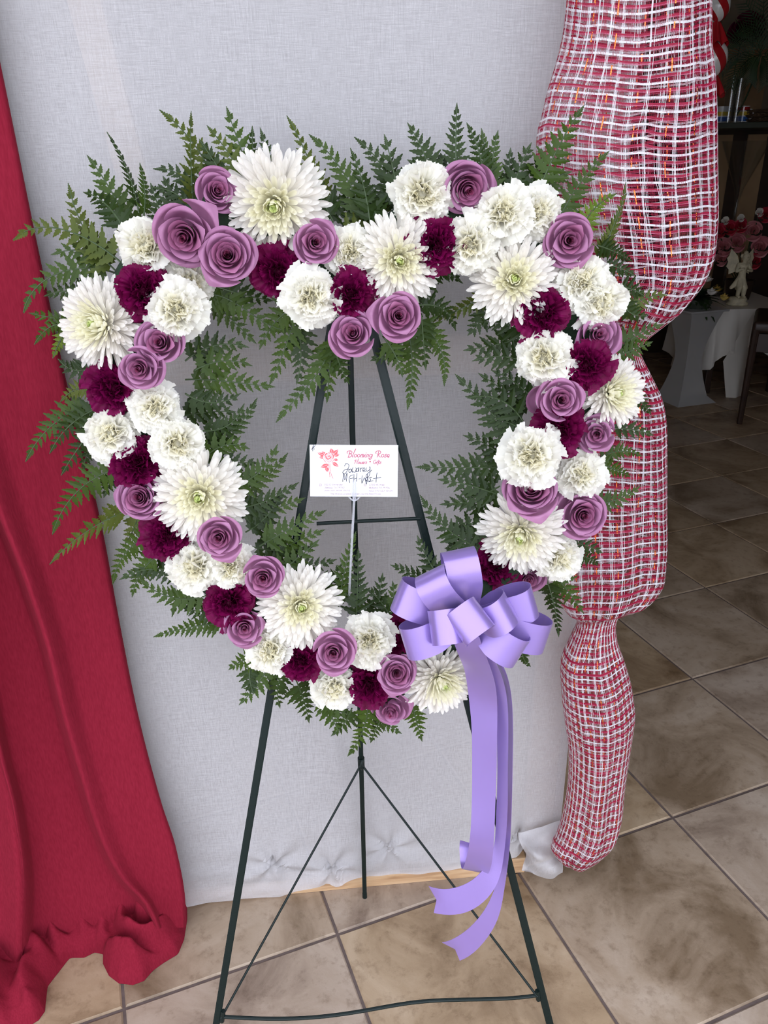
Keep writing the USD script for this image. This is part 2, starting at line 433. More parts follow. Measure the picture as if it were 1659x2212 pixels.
# the cloth: hangs in front of the frame, puckers above a ragged hem, wraps round the right post
hem = [(-300, 2010), (300, 1962), (400, 1960), (480, 1958), (560, 1945), (605, 1927), (640, 1912), (705, 1898), (722, 1905), (745, 1893), (800, 1883), (900, 1880), (960, 1872), (1010, 1862), (1060, 1856), (1110, 1838), (1135, 1820), (1180, 1812), (1220, 1800)]
hp = np.array([[BXc(bd(*p)), bd(*p)[2]] for p in hem])
hp[:2, 1] = 0.005
NU, NV = 170, 150
us = np.linspace(UL, UR, NU)
pk = [(BXc(bd(592, 1856)), bd(592, 1856)[2]), (BXc(bd(716, 1868)), bd(716, 1868)[2]), (BXc(bd(838, 1822)), bd(838, 1822)[2]), (BXc(bd(1118, 1802)), bd(1118, 1802)[2])]
uu, tt = np.meshgrid(us, np.linspace(0, 1, NV) ** 1.6)
zb = np.maximum(0.004, np.interp(uu, hp[:, 0], hp[:, 1]))
zz = zb + tt * (ZT - zb)
off = 0.010 + 0.012 * (meshkit.fbm(np.stack([uu * 5, zz * 1.3, 0 * uu + .3], -1), 3, 5) - .5)
off += np.exp(-zz / .12) * 0.022 * (meshkit.fbm(np.stack([uu * 9 + zz * 4, zz * 22, 0 * uu + 2], -1), 3, 9) - .35)
off += 0.010 * np.exp(-((uu - (UL + 0.60 + (0.75 - zz) * 0.12)) / 0.022) ** 2) * np.exp(-((zz - .45) / .3) ** 2)
off += 0.008 * np.exp(-((uu - (UL + 0.72 + (0.75 - zz) * 0.10)) / 0.03) ** 2) * np.exp(-((zz - .5) / .35) ** 2)
for (pu, pz) in pk:                                   # pins where the cloth is caught, with folds fanning out
    d, a = np.hypot(uu - pu, zz - pz), np.arctan2(zz - pz, uu - pu)
    off += 0.010 * np.exp(-d / 0.05) * np.cos(5 * a + pu * 40) - 0.008 * np.exp(-(d / .012) ** 2)
V = (np.array([B0[0], B0[1], 0]) + uu[..., None] * BX + off[..., None] * BN + zz[..., None] * np.array([0, 0, 1.])).reshape(-1, 3)
F = grid_faces(NV, NU)
wrap = []
for k in range(NV):                               # round the edge and back
    e = V[k * NU + NU - 1]
    wrap += [e, e + BX * .004 - BN * .010, e - BN * .06, e - BN * .068 - BX * .03]
V2, F2 = np.array(wrap), grid_faces(NV, 4)
bc = thing('backdrop_cloth', 'gauzy off-white cotton sheet hung over the pine frame behind the easel', 'cloth')
obj('sheet', join([(V, F), (V2, F2)]), 'white_cloth', bc, smooth=40)
# loose gathered corner of the hem at the lower right
fl = [[(1120, 1800, .03), (1160, 1790, .035), (1205, 1775, .03), (1222, 1770, .02)],
      [(1128, 1830, .045), (1150, 1826, .06), (1190, 1822, .055), (1222, 1812, .03)],
      [(1137, 1848, .03), (1165, 1852, .085), (1198, 1848, .06), (1219, 1845, .05)],
      [(1131, 1868, .04), (1160, 1875, .07), (1190, 1872, .085), (1216, 1868, .06)],
      [(1128, 1881, .045), (1152, 1889, .06), (1178, 1898, .06), (1217, 1888, .06)]]
P = np.array([[bd(*q) for q in r] for r in fl])
cu = CubicSpline(np.linspace(0, 1, 5), P)(np.linspace(0, 1, 24))
cu = np.stack([CubicSpline(np.linspace(0, 1, 4), c)(np.linspace(0, 1, 24)) for c in cu])
fv = cu.reshape(-1, 3)
fv = fv + BN * (0.012 * (meshkit.fbm(fv * 45, 2, 3)[:, None] - .5))
fv[:, 2] = np.maximum(fv[:, 2], 0.002)
obj('loose_hem', (fv, grid_faces(24, 24)), 'white_cloth', bc, smooth=True)

# ================================================================ red drape on the left
rE = PchipInterpolator([-440, -160, 0, 149, 271, 430, 579, 836, 989, 1163, 1322, 1546, 1735, 1834, 1953, 2040], [-150, -80, -30, 2, 27, 59, 90, 145, 184, 224, 253, 298, 348, 380, 400, 402])
rF1 = PchipInterpolator([-440, -160, 836, 1119, 1248, 1397, 1540, 1665, 1820, 1894, 1954, 2040], [-420, -360, -95, 0, 50, 99, 133, 169, 219, 258, 312, 345])
rF2 = PchipInterpolator([-440, -160, 1119, 1500, 1636, 1755, 1920, 2060, 2120], [-640, -560, -140, -30, 0, 30, 50, 48, 40])
top = -430.0
cols, raw = [], []
NR = 140
bots = {}
for i, t in enumerate(np.linspace(0, 1, 73)):      # across, from the right edge to far left; t -> position between key lines
    col = []
    bot = np.interp(t, [0, .33, .40, .66, .72, 1], [2003, 2005, 2005, 2040, 2085, 2120])
    for k in range(NR):
        v = k / (NR - 1)
        row = top + v * (bot - top)
        e, f1, f2 = float(rE(min(row, 2040))), float(rF1(min(row, 2040))), float(rF2(min(row, 2120)))
        keyt = [0, .03, .15, .27, .325, .345, .36, .42, .52, .60, .655, .675, .70, .8, 1]
        keyx = [e, e - 5, e * .6 + f1 * .4, e * .25 + f1 * .75, f1 + 8, f1, f1 + 1, f1 - 14, (f1 + f2) / 2, f2 + 25, f2 + 7, f2, f2 + 1, f2 - 50, min(-520, f2 - 160)]
        keyo = [.040, .054, .064, .082, .116, .112, .085, .040, .048, .074, .136, .132, .095, .05, .05]
        x = np.interp(t, keyt, keyx)
        o = np.interp(t, keyt, keyo)
        fo = max(.045, np.dot(gp(x, bot) - B0, BN) - .012)
        w = np.clip((v - .62) / .38, 0, 1)
        o += (fo - o * .4) * w * w * (3 - 2 * w)
        raw.append((x, row)); 
        col.append(o)
    cols.append(col)
oo = np.array(cols).reshape(-1)
raw = np.array(raw)
oo = oo + .006 * (meshkit.fbm(np.stack([raw[:, 0] * .012, raw[:, 1] * .004, 0 * oo + 1], -1), 3, 4) - .5)
D = np.array([bd(x, y, o) for (x, y), o in zip(raw, oo)]).reshape(73, NR, 3)
D[..., 2] = np.maximum(D[..., 2], .004)
dv = np.ascontiguousarray(D.transpose(1, 0, 2)).reshape(-1, 3)
drape = thing('red_drape', 'crimson crinkled cotton drape hanging down the left side and pooling on the tiles', 'drape')
obj('hanging_cloth', thick(dv, grid_faces(NR, 73), 0.0016), 'red_cloth', drape, smooth=50)


out = [(404, 1935), (405, 1985), (398, 2030), (385, 2062), (352, 2082), (330, 2098), (312, 2120), (288, 2129), (258, 2126), (236, 2110), (222, 2082), (226, 2062), (205, 2058), (182, 2070), (150, 2070), (128, 2100), (103, 2132), (98, 2185), (84, 2205), (56, 2222), (0, 2245), (-120, 2260), (-160, 2100), (-100, 2000), (100, 1945), (300, 1925)]
po = Polygon([gp(x, y)[:2] for x, y in out]).buffer(-.008).buffer(.014).buffer(-.006).simplify(.0008)
x0, y0, x1, y1 = po.bounds
nx, ny = int((x1 - x0) / .0035), int((y1 - y0) / .0035)
gx, gy = np.meshgrid(np.linspace(x0 - .01, x1 + .01, nx), np.linspace(y0 - .01, y1 + .01, ny))
pts_ = shapely.points(gx, gy)
dist = np.where(shapely.contains(po, pts_), shapely.distance(pts_, po.exterior), -shapely.distance(pts_, po.exterior))
q = np.stack([gx, gy, 0 * gx], -1)
wp = np.stack([meshkit.fbm(q * 9, 3, 31), meshkit.fbm(q * 9, 3, 32)], -1) - .5
ang = np.arctan2(gy - gp(330, 2000)[1], gx - gp(330, 2000)[0])
rad = np.hypot(gx - gp(330, 2000)[0], gy - gp(330, 2000)[1])
f1 = np.sin(rad * 150 + 2.6 * np.sin(ang * 1.5 + .6) + 10 * wp[..., 0])            # folds sweeping round the right end
f2 = np.sin((gx * 60 + gy * 95) + 14 * wp[..., 1] + 6 * wp[..., 0])              # folds running to the lower left
mixw = 1 / (1 + np.exp(-(gx - gp(215, 2040)[0]) / .02))
fold = .5 + .5 * (np.abs(f1) ** .8 * np.sign(f1) * mixw + np.abs(f2) ** .8 * np.sign(f2) * (1 - mixw))
rim = np.sqrt(np.clip(1 - (1 - np.clip(dist / .020, 0, 1)) ** 2, 0, 1))
hz = rim * (.020 + .042 * fold * np.clip(dist / .03, .4, 1) + .05 * np.clip(dist / .10, 0, 1) + .014 * meshkit.fbm(q * 40, 3, 33))
ok = dist > -.0060
sn = shapely.get_coordinates(shapely.line_interpolate_point(po.exterior, shapely.line_locate_point(po.exterior, pts_))).reshape(gx.shape + (2,))
gx, gy = np.where(dist < 0, sn[..., 0], gx), np.where(dist < 0, sn[..., 1], gy)
hz = np.where(dist < 0, 0, hz)
idx = -np.ones(gx.shape, int)
idx[ok] = np.arange(ok.sum())
a, b, c, d = idx[:-1, :-1], idx[:-1, 1:], idx[1:, 1:], idx[1:, :-1]
m = (a >= 0) & (b >= 0) & (c >= 0) & (d >= 0)
pf = np.vstack([np.stack([a[m], b[m], c[m]], 1), np.stack([a[m], c[m], d[m]], 1)])
obj('pooled_hem', (np.stack([gx[ok], gy[ok], np.maximum(hz[ok], .001)], 1), pf), 'red_cloth', drape, smooth=True)

# ================================================================ red and white net garland on the right edge
rows = np.array([-430, -380, -300, -180, -70, 0, 60, 100, 150, 200, 250, 300, 360, 420, 480, 550, 600, 650, 690, 720, 745, 765, 790, 820, 850, 900, 1000, 1100, 1200, 1250, 1285, 1310, 1330, 1350, 1380, 1430, 1500, 1560, 1620, 1700, 1760, 1800, 1830, 1855, 1872])
gl = np.array([1345, 1325, 1285, 1250, 1234, 1226, 1220, 1213, 1200, 1184, 1172, 1160, 1160, 1170, 1185, 1205, 1225, 1250, 1275, 1300, 1312, 1300, 1270, 1240, 1220, 1205, 1195, 1195, 1200, 1202, 1207, 1222, 1250, 1246, 1233, 1213, 1215, 1222, 1230, 1228, 1218, 1206, 1192, 1205, 1232])
gr = np.array([1415, 1440, 1490, 1520, 1528, 1530, 1531, 1531, 1537, 1542, 1544, 1545, 1546, 1547, 1547, 1540, 1522, 1482, 1437, 1402, 1380, 1384, 1396, 1410, 1424, 1435, 1438, 1438, 1437, 1432, 1412, 1375, 1333, 1328, 1330, 1345, 1361, 1366, 1358, 1346, 1340, 1330, 1306, 1280, 1255])
SN = 260
ss = np.linspace(0, 1, SN)
OFFC = 0.088
Lp = np.array([bd(x, y, OFFC) for x, y in zip(gl, rows)])
Rp = np.array([bd(x, y, OFFC) for x, y in zip(gr, rows)])
vs_ = np.r_[0, np.cumsum(np.abs(np.diff((Lp + Rp)[:, 2] / 2)))]
vs_ /= vs_[-1]
fL, fR = PchipInterpolator(vs_, Lp), PchipInterpolator(vs_, Rp)
frow = PchipInterpolator(rows, vs_)


def gpt(s, th):
    """points of the gathered net tube: s down its length, th round it (0 = right edge, pi/2 = towards the camera)"""
    s, th = np.broadcast_arrays(np.clip(np.asarray(s, float), 0, 1), np.asarray(th, float))
    l, r = fL(s), fR(s)
    c, a = (l + r) / 2, np.linalg.norm(r - l, axis=-1) / 2
    b = np.minimum(0.052, a * .75)
    q = np.stack([np.cos(th) * 1.6, np.sin(th) * 1.6, s * 5], -1)
    w = 0.16 * (meshkit.fbm(q, 3, 21) - .5) + 0.05 * np.sin(5 * th + 8 * s + 1) * np.sin(12 * s)
    sag = 0.010 * (meshkit.fbm(q * [1.5, 1.5, 3] + 9, 2, 5) - .5) + 0.006 * np.sin(th * 2 + s * 9)
    p = c + (a * np.cos(th))[..., None] * BX + (b * np.sin(th) * (1 + 2.2 * w))[..., None] * BN
    p[..., 2] = np.maximum(p[..., 2] + sag, .003)
    return p


def ring(s, half, n=130):                           # a flat band round the tube
    th = np.linspace(0, 2 * math.pi, n, endpoint=False)
    ds = half / 1.9
    a, b = gpt(s - ds, th), gpt(s + ds, th)
    return np.vstack([a, b]), np.array([(i, (i + 1) % n, n + (i + 1) % n) for i in range(n)] + [(i, n + (i + 1) % n, n + i) for i in range(n)])


def warp(th, halfm, n=150, s0=0.0, s1=1.0, jit=0.0, seed=0):   # a thread along the tube
    s = np.linspace(s0, s1, n)
    t = th + jit * (meshkit.noise(np.stack([s * 40, np.full(n, th * 7), np.zeros(n)], -1), seed) - .5)
    p, p2 = gpt(s, t), gpt(s, t + .05)
    d = p2 - p
    d = d / np.linalg.norm(d, axis=1)[:, None] * halfm
    return np.vstack([p - d, p + d]), np.array([(i, i + 1, n + i + 1) for i in range(n - 1)] + [(i, n + i + 1, n + i) for i in range(n - 1)])


net = thing('net_garland', 'puffed red and white mesh tube with copper tinsel, pinched twice, right of the white cloth', 'mesh garland')
whites = np.r_[np.arange(-414, 745, 29.5), np.arange(752, 1335, 22.5), np.arange(1342, 1870, 18.5)]
for y in whites:
    obj('white_band', ring(float(frow(y)), 0.0015), 'net_white', net)
obj('red_bands', join([ring(float(frow(y + d)), 0.0012 if y < 745 else 0.0020) for y, d in zip(whites, np.r_[[14] * 40, [11] * 26, [9] * 40]) if y + d < 1871]), 'net_red', net, kind='stuff')
obj('pink_bands', join([ring(float(frow(y + d * 1.25)), 0.0006) for y, d in zip(whites, np.r_[[14] * 40, [11] * 26, [9] * 40]) if y + d * 1.25 < 1871]), 'net_pink', net, kind='stuff')
obj('fine_weft', join([ring(float(frow(y)), 0.00014, 90) for y in np.arange(-425, 1870, 7.4)]), 'net_red', net, kind='stuff')
NT = 34
tw = [(k + .5) * 2 * math.pi / NT for k in range(NT)]
obj('white_warp', join([warp(t + d, 0.00031, 150, jit=.05, seed=int(100 * d) + 3) for t in tw for d in (-.024, -.008, .006, .03)]), 'net_white', net, kind='stuff')
obj('red_warp', join([warp(t + d, 0.00017, 120, jit=.09, seed=5) for t in tw for d in (.05, .07, .085, .10, .12, .14)]), 'net_red', net, kind='stuff')
tin = []
for k, t in enumerate(tw):
    if k % 2 == 0:
        s = 0.0
        while s < .98:
            l = rng.uniform(.004, .012)
            tin.append(warp(t + .10, 0.0008, 6, s, min(1, s + l), jit=.03, seed=8))
            s += l + rng.uniform(.004, .02)
obj('tinsel', join(tin), 'net_tinsel', net, kind='stuff')

# ================================================================ wire easel
easel = thing('wire_easel', 'dark green metal tripod easel carrying the heart wreath', 'easel')
back = gp(788, 1938)
AB = APEX - EN * 0.012


def legmesh(a, b, w, d, side):                       # a channel-section leg
    a, b = np.asarray(a), np.asarray(b)
    t = unit(b - a)
    x = unit(np.cross(t, EN)) if side is None else side
    y = np.cross(t, x)
    prof = [(-w, -d), (-w * .6, -d * 1.15), (w * .6, -d * 1.15), (w, -d), (w, d), (w * .6, d), (w * .45, d * .35), (-w * .45, d * .35), (-w * .6, d), (-w, d)]
    v = np.array([p + x * u + y * q for p in (a, b) for u, q in prof])
    n = len(prof)
    f = [(i, (i + 1) % n, n + (i + 1) % n) for i in range(n)] + [(i, n + (i + 1) % n, n + i) for i in range(n)]
    for o in (0, n):
        quads = [(0, 1, 2, 3), (0, 3, 4, 9), (4, 5, 6), (4, 6, 7, 9), (7, 8, 9)]
        for qd in quads:
            f += [(o + qd[0], o + qd[k], o + qd[k + 1]) for k in range(1, len(qd) - 1)]
    return v, np.array(f)


obj('front_leg', legmesh(LF + [0, 0, .003], APEX, .0058, .0045, None), 'easel_green', easel)
obj('front_leg', legmesh(RF + [0, 0, .003], APEX, .0062, .0045, None), 'easel_green', easel)
obj('back_leg', legmesh(back + [0, 0, .002], AB, .0042, .0035, None), 'easel_green', easel)
obj('leg_tip', tube([back, back + [0, 0, .012]], .0048, 12), 'easel_green', easel)
obj('hinge', tube([APEX + EN * .008 - EX * .0, AB - EN * .01], .009, 14), 'easel_green', easel)
obj('middle_crossbar', tube([pl(684, 1131, .004), pl(800, 1125, .004), pl(908, 1120, .004)], .0027, 10), 'easel_green', easel)
jl, jr = pl(478, 2196, .005), pl(1160, 2150, .005)
obj('bottom_crossbar', tube(spline([jl, pl(600, 2200.6, .006), pl(672, 2198, .006), pl(788, 2183, .006), pl(897, 2165, .006), pl(1020, 2159, .006), jr], 40), .0031, 10), 'easel_green', easel)
tb = np.dot(CAM - back, np.cross(AB - back, unit(np.cross(AB - back, ray(783, 1648)))))
# point of the back leg that shows at (783,1648)
ts = np.linspace(0, 1, 2001)
pts = back + ts[:, None] * (AB - back)
rowsb = HGT / 2 - FPX * ((pts - CAM) @ UPV) / ((pts - CAM) @ FWD)
jb = pts[np.argmin(abs(rowsb - 1648))]
obj('brace', tube([jb + EN * .004, jl + EN * .003], .0021, 8), 'easel_green', easel)
obj('brace', tube([jb + EN * .004, jr + EN * .003], .0021, 8), 'easel_green', easel)
obj('joint_hook', tube(spline([jb + [0, 0, .0] + EN * .006, jb + EN * .014 - [0, 0, .004], jb + EN * .017 + [0, 0, .006], jb + EN * .012 + [0.004, 0, .016]], 14), .0022, 8), 'easel_green', easel)
obj('joint_collar', tube([jb - [0, 0, .009], jb + [0, 0, .012]], .0065, 12), 'easel_green', easel)
obj('joint_clip', tube([jl - EY * .010, jl + EY * .012 + EX * .004], .0042, 8), 'easel_green', easel)
obj('joint_clip', tube([jr - EY * .010 + EX * .003, jr + EY * .010], .0042, 8), 'easel_green', easel)

# ================================================================ heart wreath: foam frame, flowers, ferns
HEART = [(785, 640), (750, 575), (690, 545), (600, 495), (500, 475), (405, 505), (330, 575), (275, 680), (262, 790), (275, 900), (318, 1000), (355, 1090), (415, 1180), (490, 1255), (570, 1325), (650, 1390), (725, 1440), (800, 1478), (870, 1440), (950, 1375), (1040, 1280), (1120, 1180), (1180, 1080), (1220, 970), (1245, 850), (1252, 740), (1225, 640), (1170, 555), (1095, 495), (1010, 460), (930, 470), (860, 520), (800, 590)]
hc = np.array([pl(x, y, .043) for x, y in HEART])
hp2 = np.array(HEART, float)
hcs = CubicSpline(np.arange(len(hc) + 1), np.vstack([hc, hc[:1]]), bc_type='periodic')(np.linspace(0, len(hc), 200))
ff = tube(hcs[:-1], .033, 12, cap=False)
nH = 199
fv, fc = ff
fc = np.vstack([fc, [(a, b, c) for k in range(12) for a, b, c in (((nH - 1) * 12 + k, k, (k + 1) % 12), ((nH - 1) * 12 + k, (k + 1) % 12, (nH - 1) * 12 + (k + 1) % 12))]])
fv = fv + .004 * (meshkit.fbm(fv * 90, 2, 1)[:, None] - .5)
wr = thing('heart_wreath_form', 'moss-green foam heart that holds the flowers, resting on the easel', 'wreath form')
obj('foam', (fv, fc), 'foam_green', wr, smooth=True)
for k, (x, y) in enumerate(((690, 545), (860, 520), (800, 1478))):
    p = pl(x, y, .026)
    obj('wire_tie', tube([p - EN * .03, p - EN * .012, p], .0016, 6), 'easel_green', wr)


# ---- prototypes, unit radius, facing +z
def rose_petals(seed, openness=1.0, n=30):
    r = random.Random(seed)
    out = []
    for k in range(n):
        f = k / (n - 1)
        phi = k * 2.39996 + r.uniform(-.12, .12)
        R = 0.035 + 0.95 * f ** (1.72 / openness) * (1 + r.uniform(-.03, .03) * (1 + 2 * f))
        H = 0.60 + 0.10 * math.sin(min(1, f / .4) * math.pi) - 0.95 * max(0, f - .45) ** 1.55 + r.uniform(-.02, .02)
        rb, zb = 0.02 + 0.20 * f, -0.55 + .0 * f
        al = 1.75 - 0.80 * f ** .8 + r.uniform(-.1, .1)
        curl = (0.10 + 0.20 * f) * (1 if f > .3 else .3)
        U, Vn = (15, 10)
        pts = []
        ph = r.uniform(0, 6)
        point = r.choice((.0, .02, .05, .10)) if f > .55 else r.uniform(0, .03)
        for j in range(Vn):
            v = j / (Vn - 1)
            for i in range(U):
                u = -1 + 2 * i / (U - 1)
                vv = v * (1 - .20 * abs(u) ** 2.6 + point * math.exp(-(u / .22) ** 2) * v)
                rr = rb + (R - rb) * (1 - (1 - min(vv, 1)) ** (1.5 + .9 * f))
                z = zb + (H - zb) * vv ** (1.05 + .25 * f)
                t = max(0, (vv - .74) / .26)
                rr += curl * t * t * .45
                z -= curl * t * t * (.25 + .7 * f)
                rr *= 1 + .075 * u * (1 - .3 * f)
                rr += .022 * f * math.sin(3.1 * u + ph) * vv ** 3
                z += .018 * f * math.sin(4.3 * u + ph * 2) * vv ** 3
                a = phi + al * u * (0.35 + .65 * min(1, vv * 1.6)) if f > .4 else phi + al * u
                pts.append((rr * math.cos(a), rr * math.sin(a), z))
        out.append((np.array(pts), grid_faces(Vn, U), f))
    return out


def make_rose(seed, openness, n, mat4, label, group):
    t = thing('lavender_rose', label, 'rose', group, mat4=mat4)
    for v, f, q in rose_petals(seed, openness, n):
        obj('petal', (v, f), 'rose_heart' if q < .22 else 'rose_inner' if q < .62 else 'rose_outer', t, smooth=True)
    obj('calyx', lathe([(.02, -.80), (.16, -.72), (.22, -.58), (.15, -.50), (.02, -.50)], 14), 'flower_stem', t, smooth=True)
    obj('stem', tube([(0, 0, -.75), (0, 0, -1.15)], .055, 8), 'flower_stem', t)
    return t


def fan(L, spread, e0, e1, az, base, A, k, ph, r, U=27, Vn=8, cup=0.0, twist=0.0):
    """one ruffled carnation petal"""
    pts = []
    rho = [0]
    for j in range(Vn):
        w = j / (Vn - 1)
        # centre line
        n = 10
        x = z = 0.0
        for q in range(n):
            s = (q + .5) / n * w
            e = e0 + (e1 - e0) * s
            x += math.cos(e) * L * w / n
            z += math.sin(e) * L * w / n
        e = e0 + (e1 - e0) * w
        for i in range(U):
            psi = -1 + 2 * i / (U - 1)
            zig = (abs(((psi * 5.5 + ph) % 1) - .5) * 2 - .5)
            ser = (1 + .07 * zig * (w > .9) - .16 * abs(psi) ** 3 * w) * (1 + .05 * math.sin(3 * psi + ph) * w)
            y = psi * spread * L * w ** 1.15
            drop = (1 - ser) * L * w
            n_ = A * w ** 1.6 * math.sin(k * psi + ph) + .45 * A * w ** 2 * math.sin(2.3 * k * psi + 2 * ph) + cup * psi * psi * w
            px = x - drop * math.cos(e) - n_ * math.sin(e)
            pz = z - drop * math.sin(e) + n_ * math.cos(e)
            pts.append((px + .10 * A * math.sin(9 * psi + ph) - y * math.sin(twist * w) * math.sin(e), y * math.cos(twist * w), pz + y * math.sin(twist * w) * math.cos(e)))
    p = np.array(pts)
    c, s = math.cos(az), math.sin(az)
    return np.stack([p[:, 0] * c - p[:, 1] * s, p[:, 0] * s + p[:, 1] * c, p[:, 2]], 1) + base, grid_faces(Vn, U)


def carnation_petals(seed):
    r = random.Random(seed)
    out = []
    for n, L, sp, e0, e1, A, k, br, tw in ((8, 1.14, .70, 40, -16, .07, 4, .03, .2), (8, 1.08, .66, 55, 4, .10, 4.5, .08, .4), (9, 1.0, .60, 68, 22, .13, 4.5, .14, .7), (9, .95, .54, 80, 40, .15, 5, .22, 1.0), (9, .88, .48, 88, 58, .15, 4.5, .28, 1.3), (9, .82, .42, 92, 70, .13, 4.5, .24, 1.4)):
        for i in range(n):
            az = i * 2 * math.pi / n + r.uniform(-.4, .4) + k + tw
            b = r.uniform(.2, 1) * br
            out.append((*fan(L * r.uniform(.86, 1.08), sp * r.uniform(.8, 1.2), math.radians(e0 + r.uniform(-8, 8)), math.radians(e1 + r.uniform(-18, 18)), az + r.uniform(-.5, .5) * tw, np.array([b * math.cos(az), b * math.sin(az), -.52]), A * r.uniform(.7, 1.3), k * r.uniform(.8, 1.25), r.uniform(0, 6.28), r, twist=r.uniform(-tw, tw)), L))
    return out


cpet = {}


def ball_(x, y, z, r):
    m = trimesh.creation.icosphere(3, 1.0)
    v = np.array(m.vertices)
    v = v * (r * (1 + .5 * (meshkit.fbm(v * 3.1, 2, 4) - .5)))[:, None]
    return v + (x, y, z), np.array(m.faces)


def make_carnation(seed, color, mat4, label, group):
    t = thing(color + '_carnation', label, 'carnation', group, mat4=mat4)
    if seed not in cpet:
        cpet[seed] = carnation_petals(seed)
    for v, f, L in cpet[seed]:
        m = ('carnation_white' if L > .93 else 'carnation_cream') if color == 'white' else ('carnation_burgundy' if L > .8 else 'carnation_wine')
        obj('petal', (v, f), m, t, smooth=True)
    obj('heart', ball_(.0, .0, -.16, .22), 'carnation_cream' if color == 'white' else 'carnation_wine', t, smooth=True)
    obj('calyx', lathe([(.05, -1.0), (.16, -.95), (.19, -.55), (.12, -.42), (.02, -.42)], 12), 'flower_stem', t, smooth=True)
    obj('stem', tube([(0, 0, -.95), (0, 0, -1.25)], .05, 8), 'flower_stem', t)
    return t


def mum_petal(L, w, bend, r, tipw=1.0):
    U, Vn = 5, 8
    pts = []
    x = z = 0.0
    e = 0.0
    for j in range(Vn):
        t = 1 - (1 - j / (Vn - 1)) ** 1.7
        if j:
            e = bend * t ** 1.3
            x += math.cos(e) * L * (t - t0)
            z += math.sin(e) * L * (t - t0)
        t0 = t
        wid = w * (.42 + .58 * min(1, t / .62)) * (1 if t < .84 else math.sqrt(max(.03, 1 - ((t - .84) / .162) ** 2)))
        for i in range(U):
            u = -1 + i / 2
            up = .55 * wid * u * u
            pts.append((x - up * math.sin(e), wid * u, z + up * math.cos(e)))
    return np.array(pts), grid_faces(Vn, U)


def make_mum(seed, n, mat4, label, group):
    r = random.Random(seed)
    t = thing('white_chrysanthemum', label, 'chrysanthemum', group, mat4=mat4)
    core = []
    for i in range(n):
        f = (i + .5) / n
        th = math.radians(3 + 97 * f ** .56 + r.uniform(-4, 4))
        az = i * 2.39996 + r.uniform(-.12, .12)
        L = (.42 + .60 * f ** .7) * r.uniform(.92, 1.06)
        bend = math.radians(40 - 30 * f + r.uniform(-12, 10))
        v, fc = mum_petal(L, .040 + .020 * f ** .5, bend, r)
        el = math.pi / 2 - th
        c, s = math.cos(el), math.sin(el)
        v = np.stack([v[:, 0] * c - v[:, 2] * s, v[:, 1], v[:, 0] * s + v[:, 2] * c], 1)
        v[:, 0] += .13 * math.sin(th)
        v[:, 2] += .10 * math.cos(th) - .28
        c, s = math.cos(az), math.sin(az)
        v = np.stack([v[:, 0] * c - v[:, 1] * s, v[:, 0] * s + v[:, 1] * c, v[:, 2]], 1)
        if f < .06:
            core.append((v, fc))
        else:
            obj('petal', (v, fc), 'mum_cream' if f < .36 else 'mum_white', t, smooth=True)
    obj('green_centre', join(core), 'mum_green', t, smooth=True, label='pale green closed florets at the centre')
    obj('calyx', lathe([(.03, -.50), (.16, -.44), (.22, -.30), (.10, -.22)], 14), 'flower_stem', t, smooth=True)
    obj('stem', tube([(0, 0, -.45), (0, 0, -.75)], .04, 8), 'flower_stem', t)
    return t


protos = {}


def flower(kind, x, y, r, tx, ty, off, label, variant=0, spin=0.0):
    """x, y: middle of the head in the photograph, r its radius there; tx, ty: how far its face turns right and down"""
    p = pl(x, y, off)
    view = unit(CAM - p)
    n = unit(.35 * EN + .65 * view)
    z = unit(n + tx * EX - ty * EY)
    s = r / pxm(p) * (.95 if kind in ('white', 'burgundy') else 1)
    m = matrix(frame_to(z, spin, s), p)
    group = {'rose': 'lavender roses in the heart wreath', 'white': 'white carnations in the heart wreath', 'burgundy': 'burgundy carnations in the heart wreath', 'mum': 'white chrysanthemums in the heart wreath'}[kind]
    key = (kind, variant)
    if key in protos:
        cat = {'rose': 'rose', 'mum': 'chrysanthemum'}.get(kind, 'carnation')
        name = {'rose': 'lavender_rose', 'mum': 'white_chrysanthemum', 'white': 'white_carnation', 'burgundy': 'burgundy_carnation'}[kind]
        return place(protos[key], name, m, label, cat, group)
    if kind == 'rose':
        t = make_rose(100 + variant, (1.0, .88, 1.12, .95, .8)[variant], (27, 25, 29, 24, 20)[variant], m, label, group)
    elif kind == 'mum':
        t = make_mum(300 + variant, (305, 315, 295)[variant], m, label, group)
    else:
        t = make_carnation(500 + variant, kind, m, label, group)
    protos[key] = t
    return t


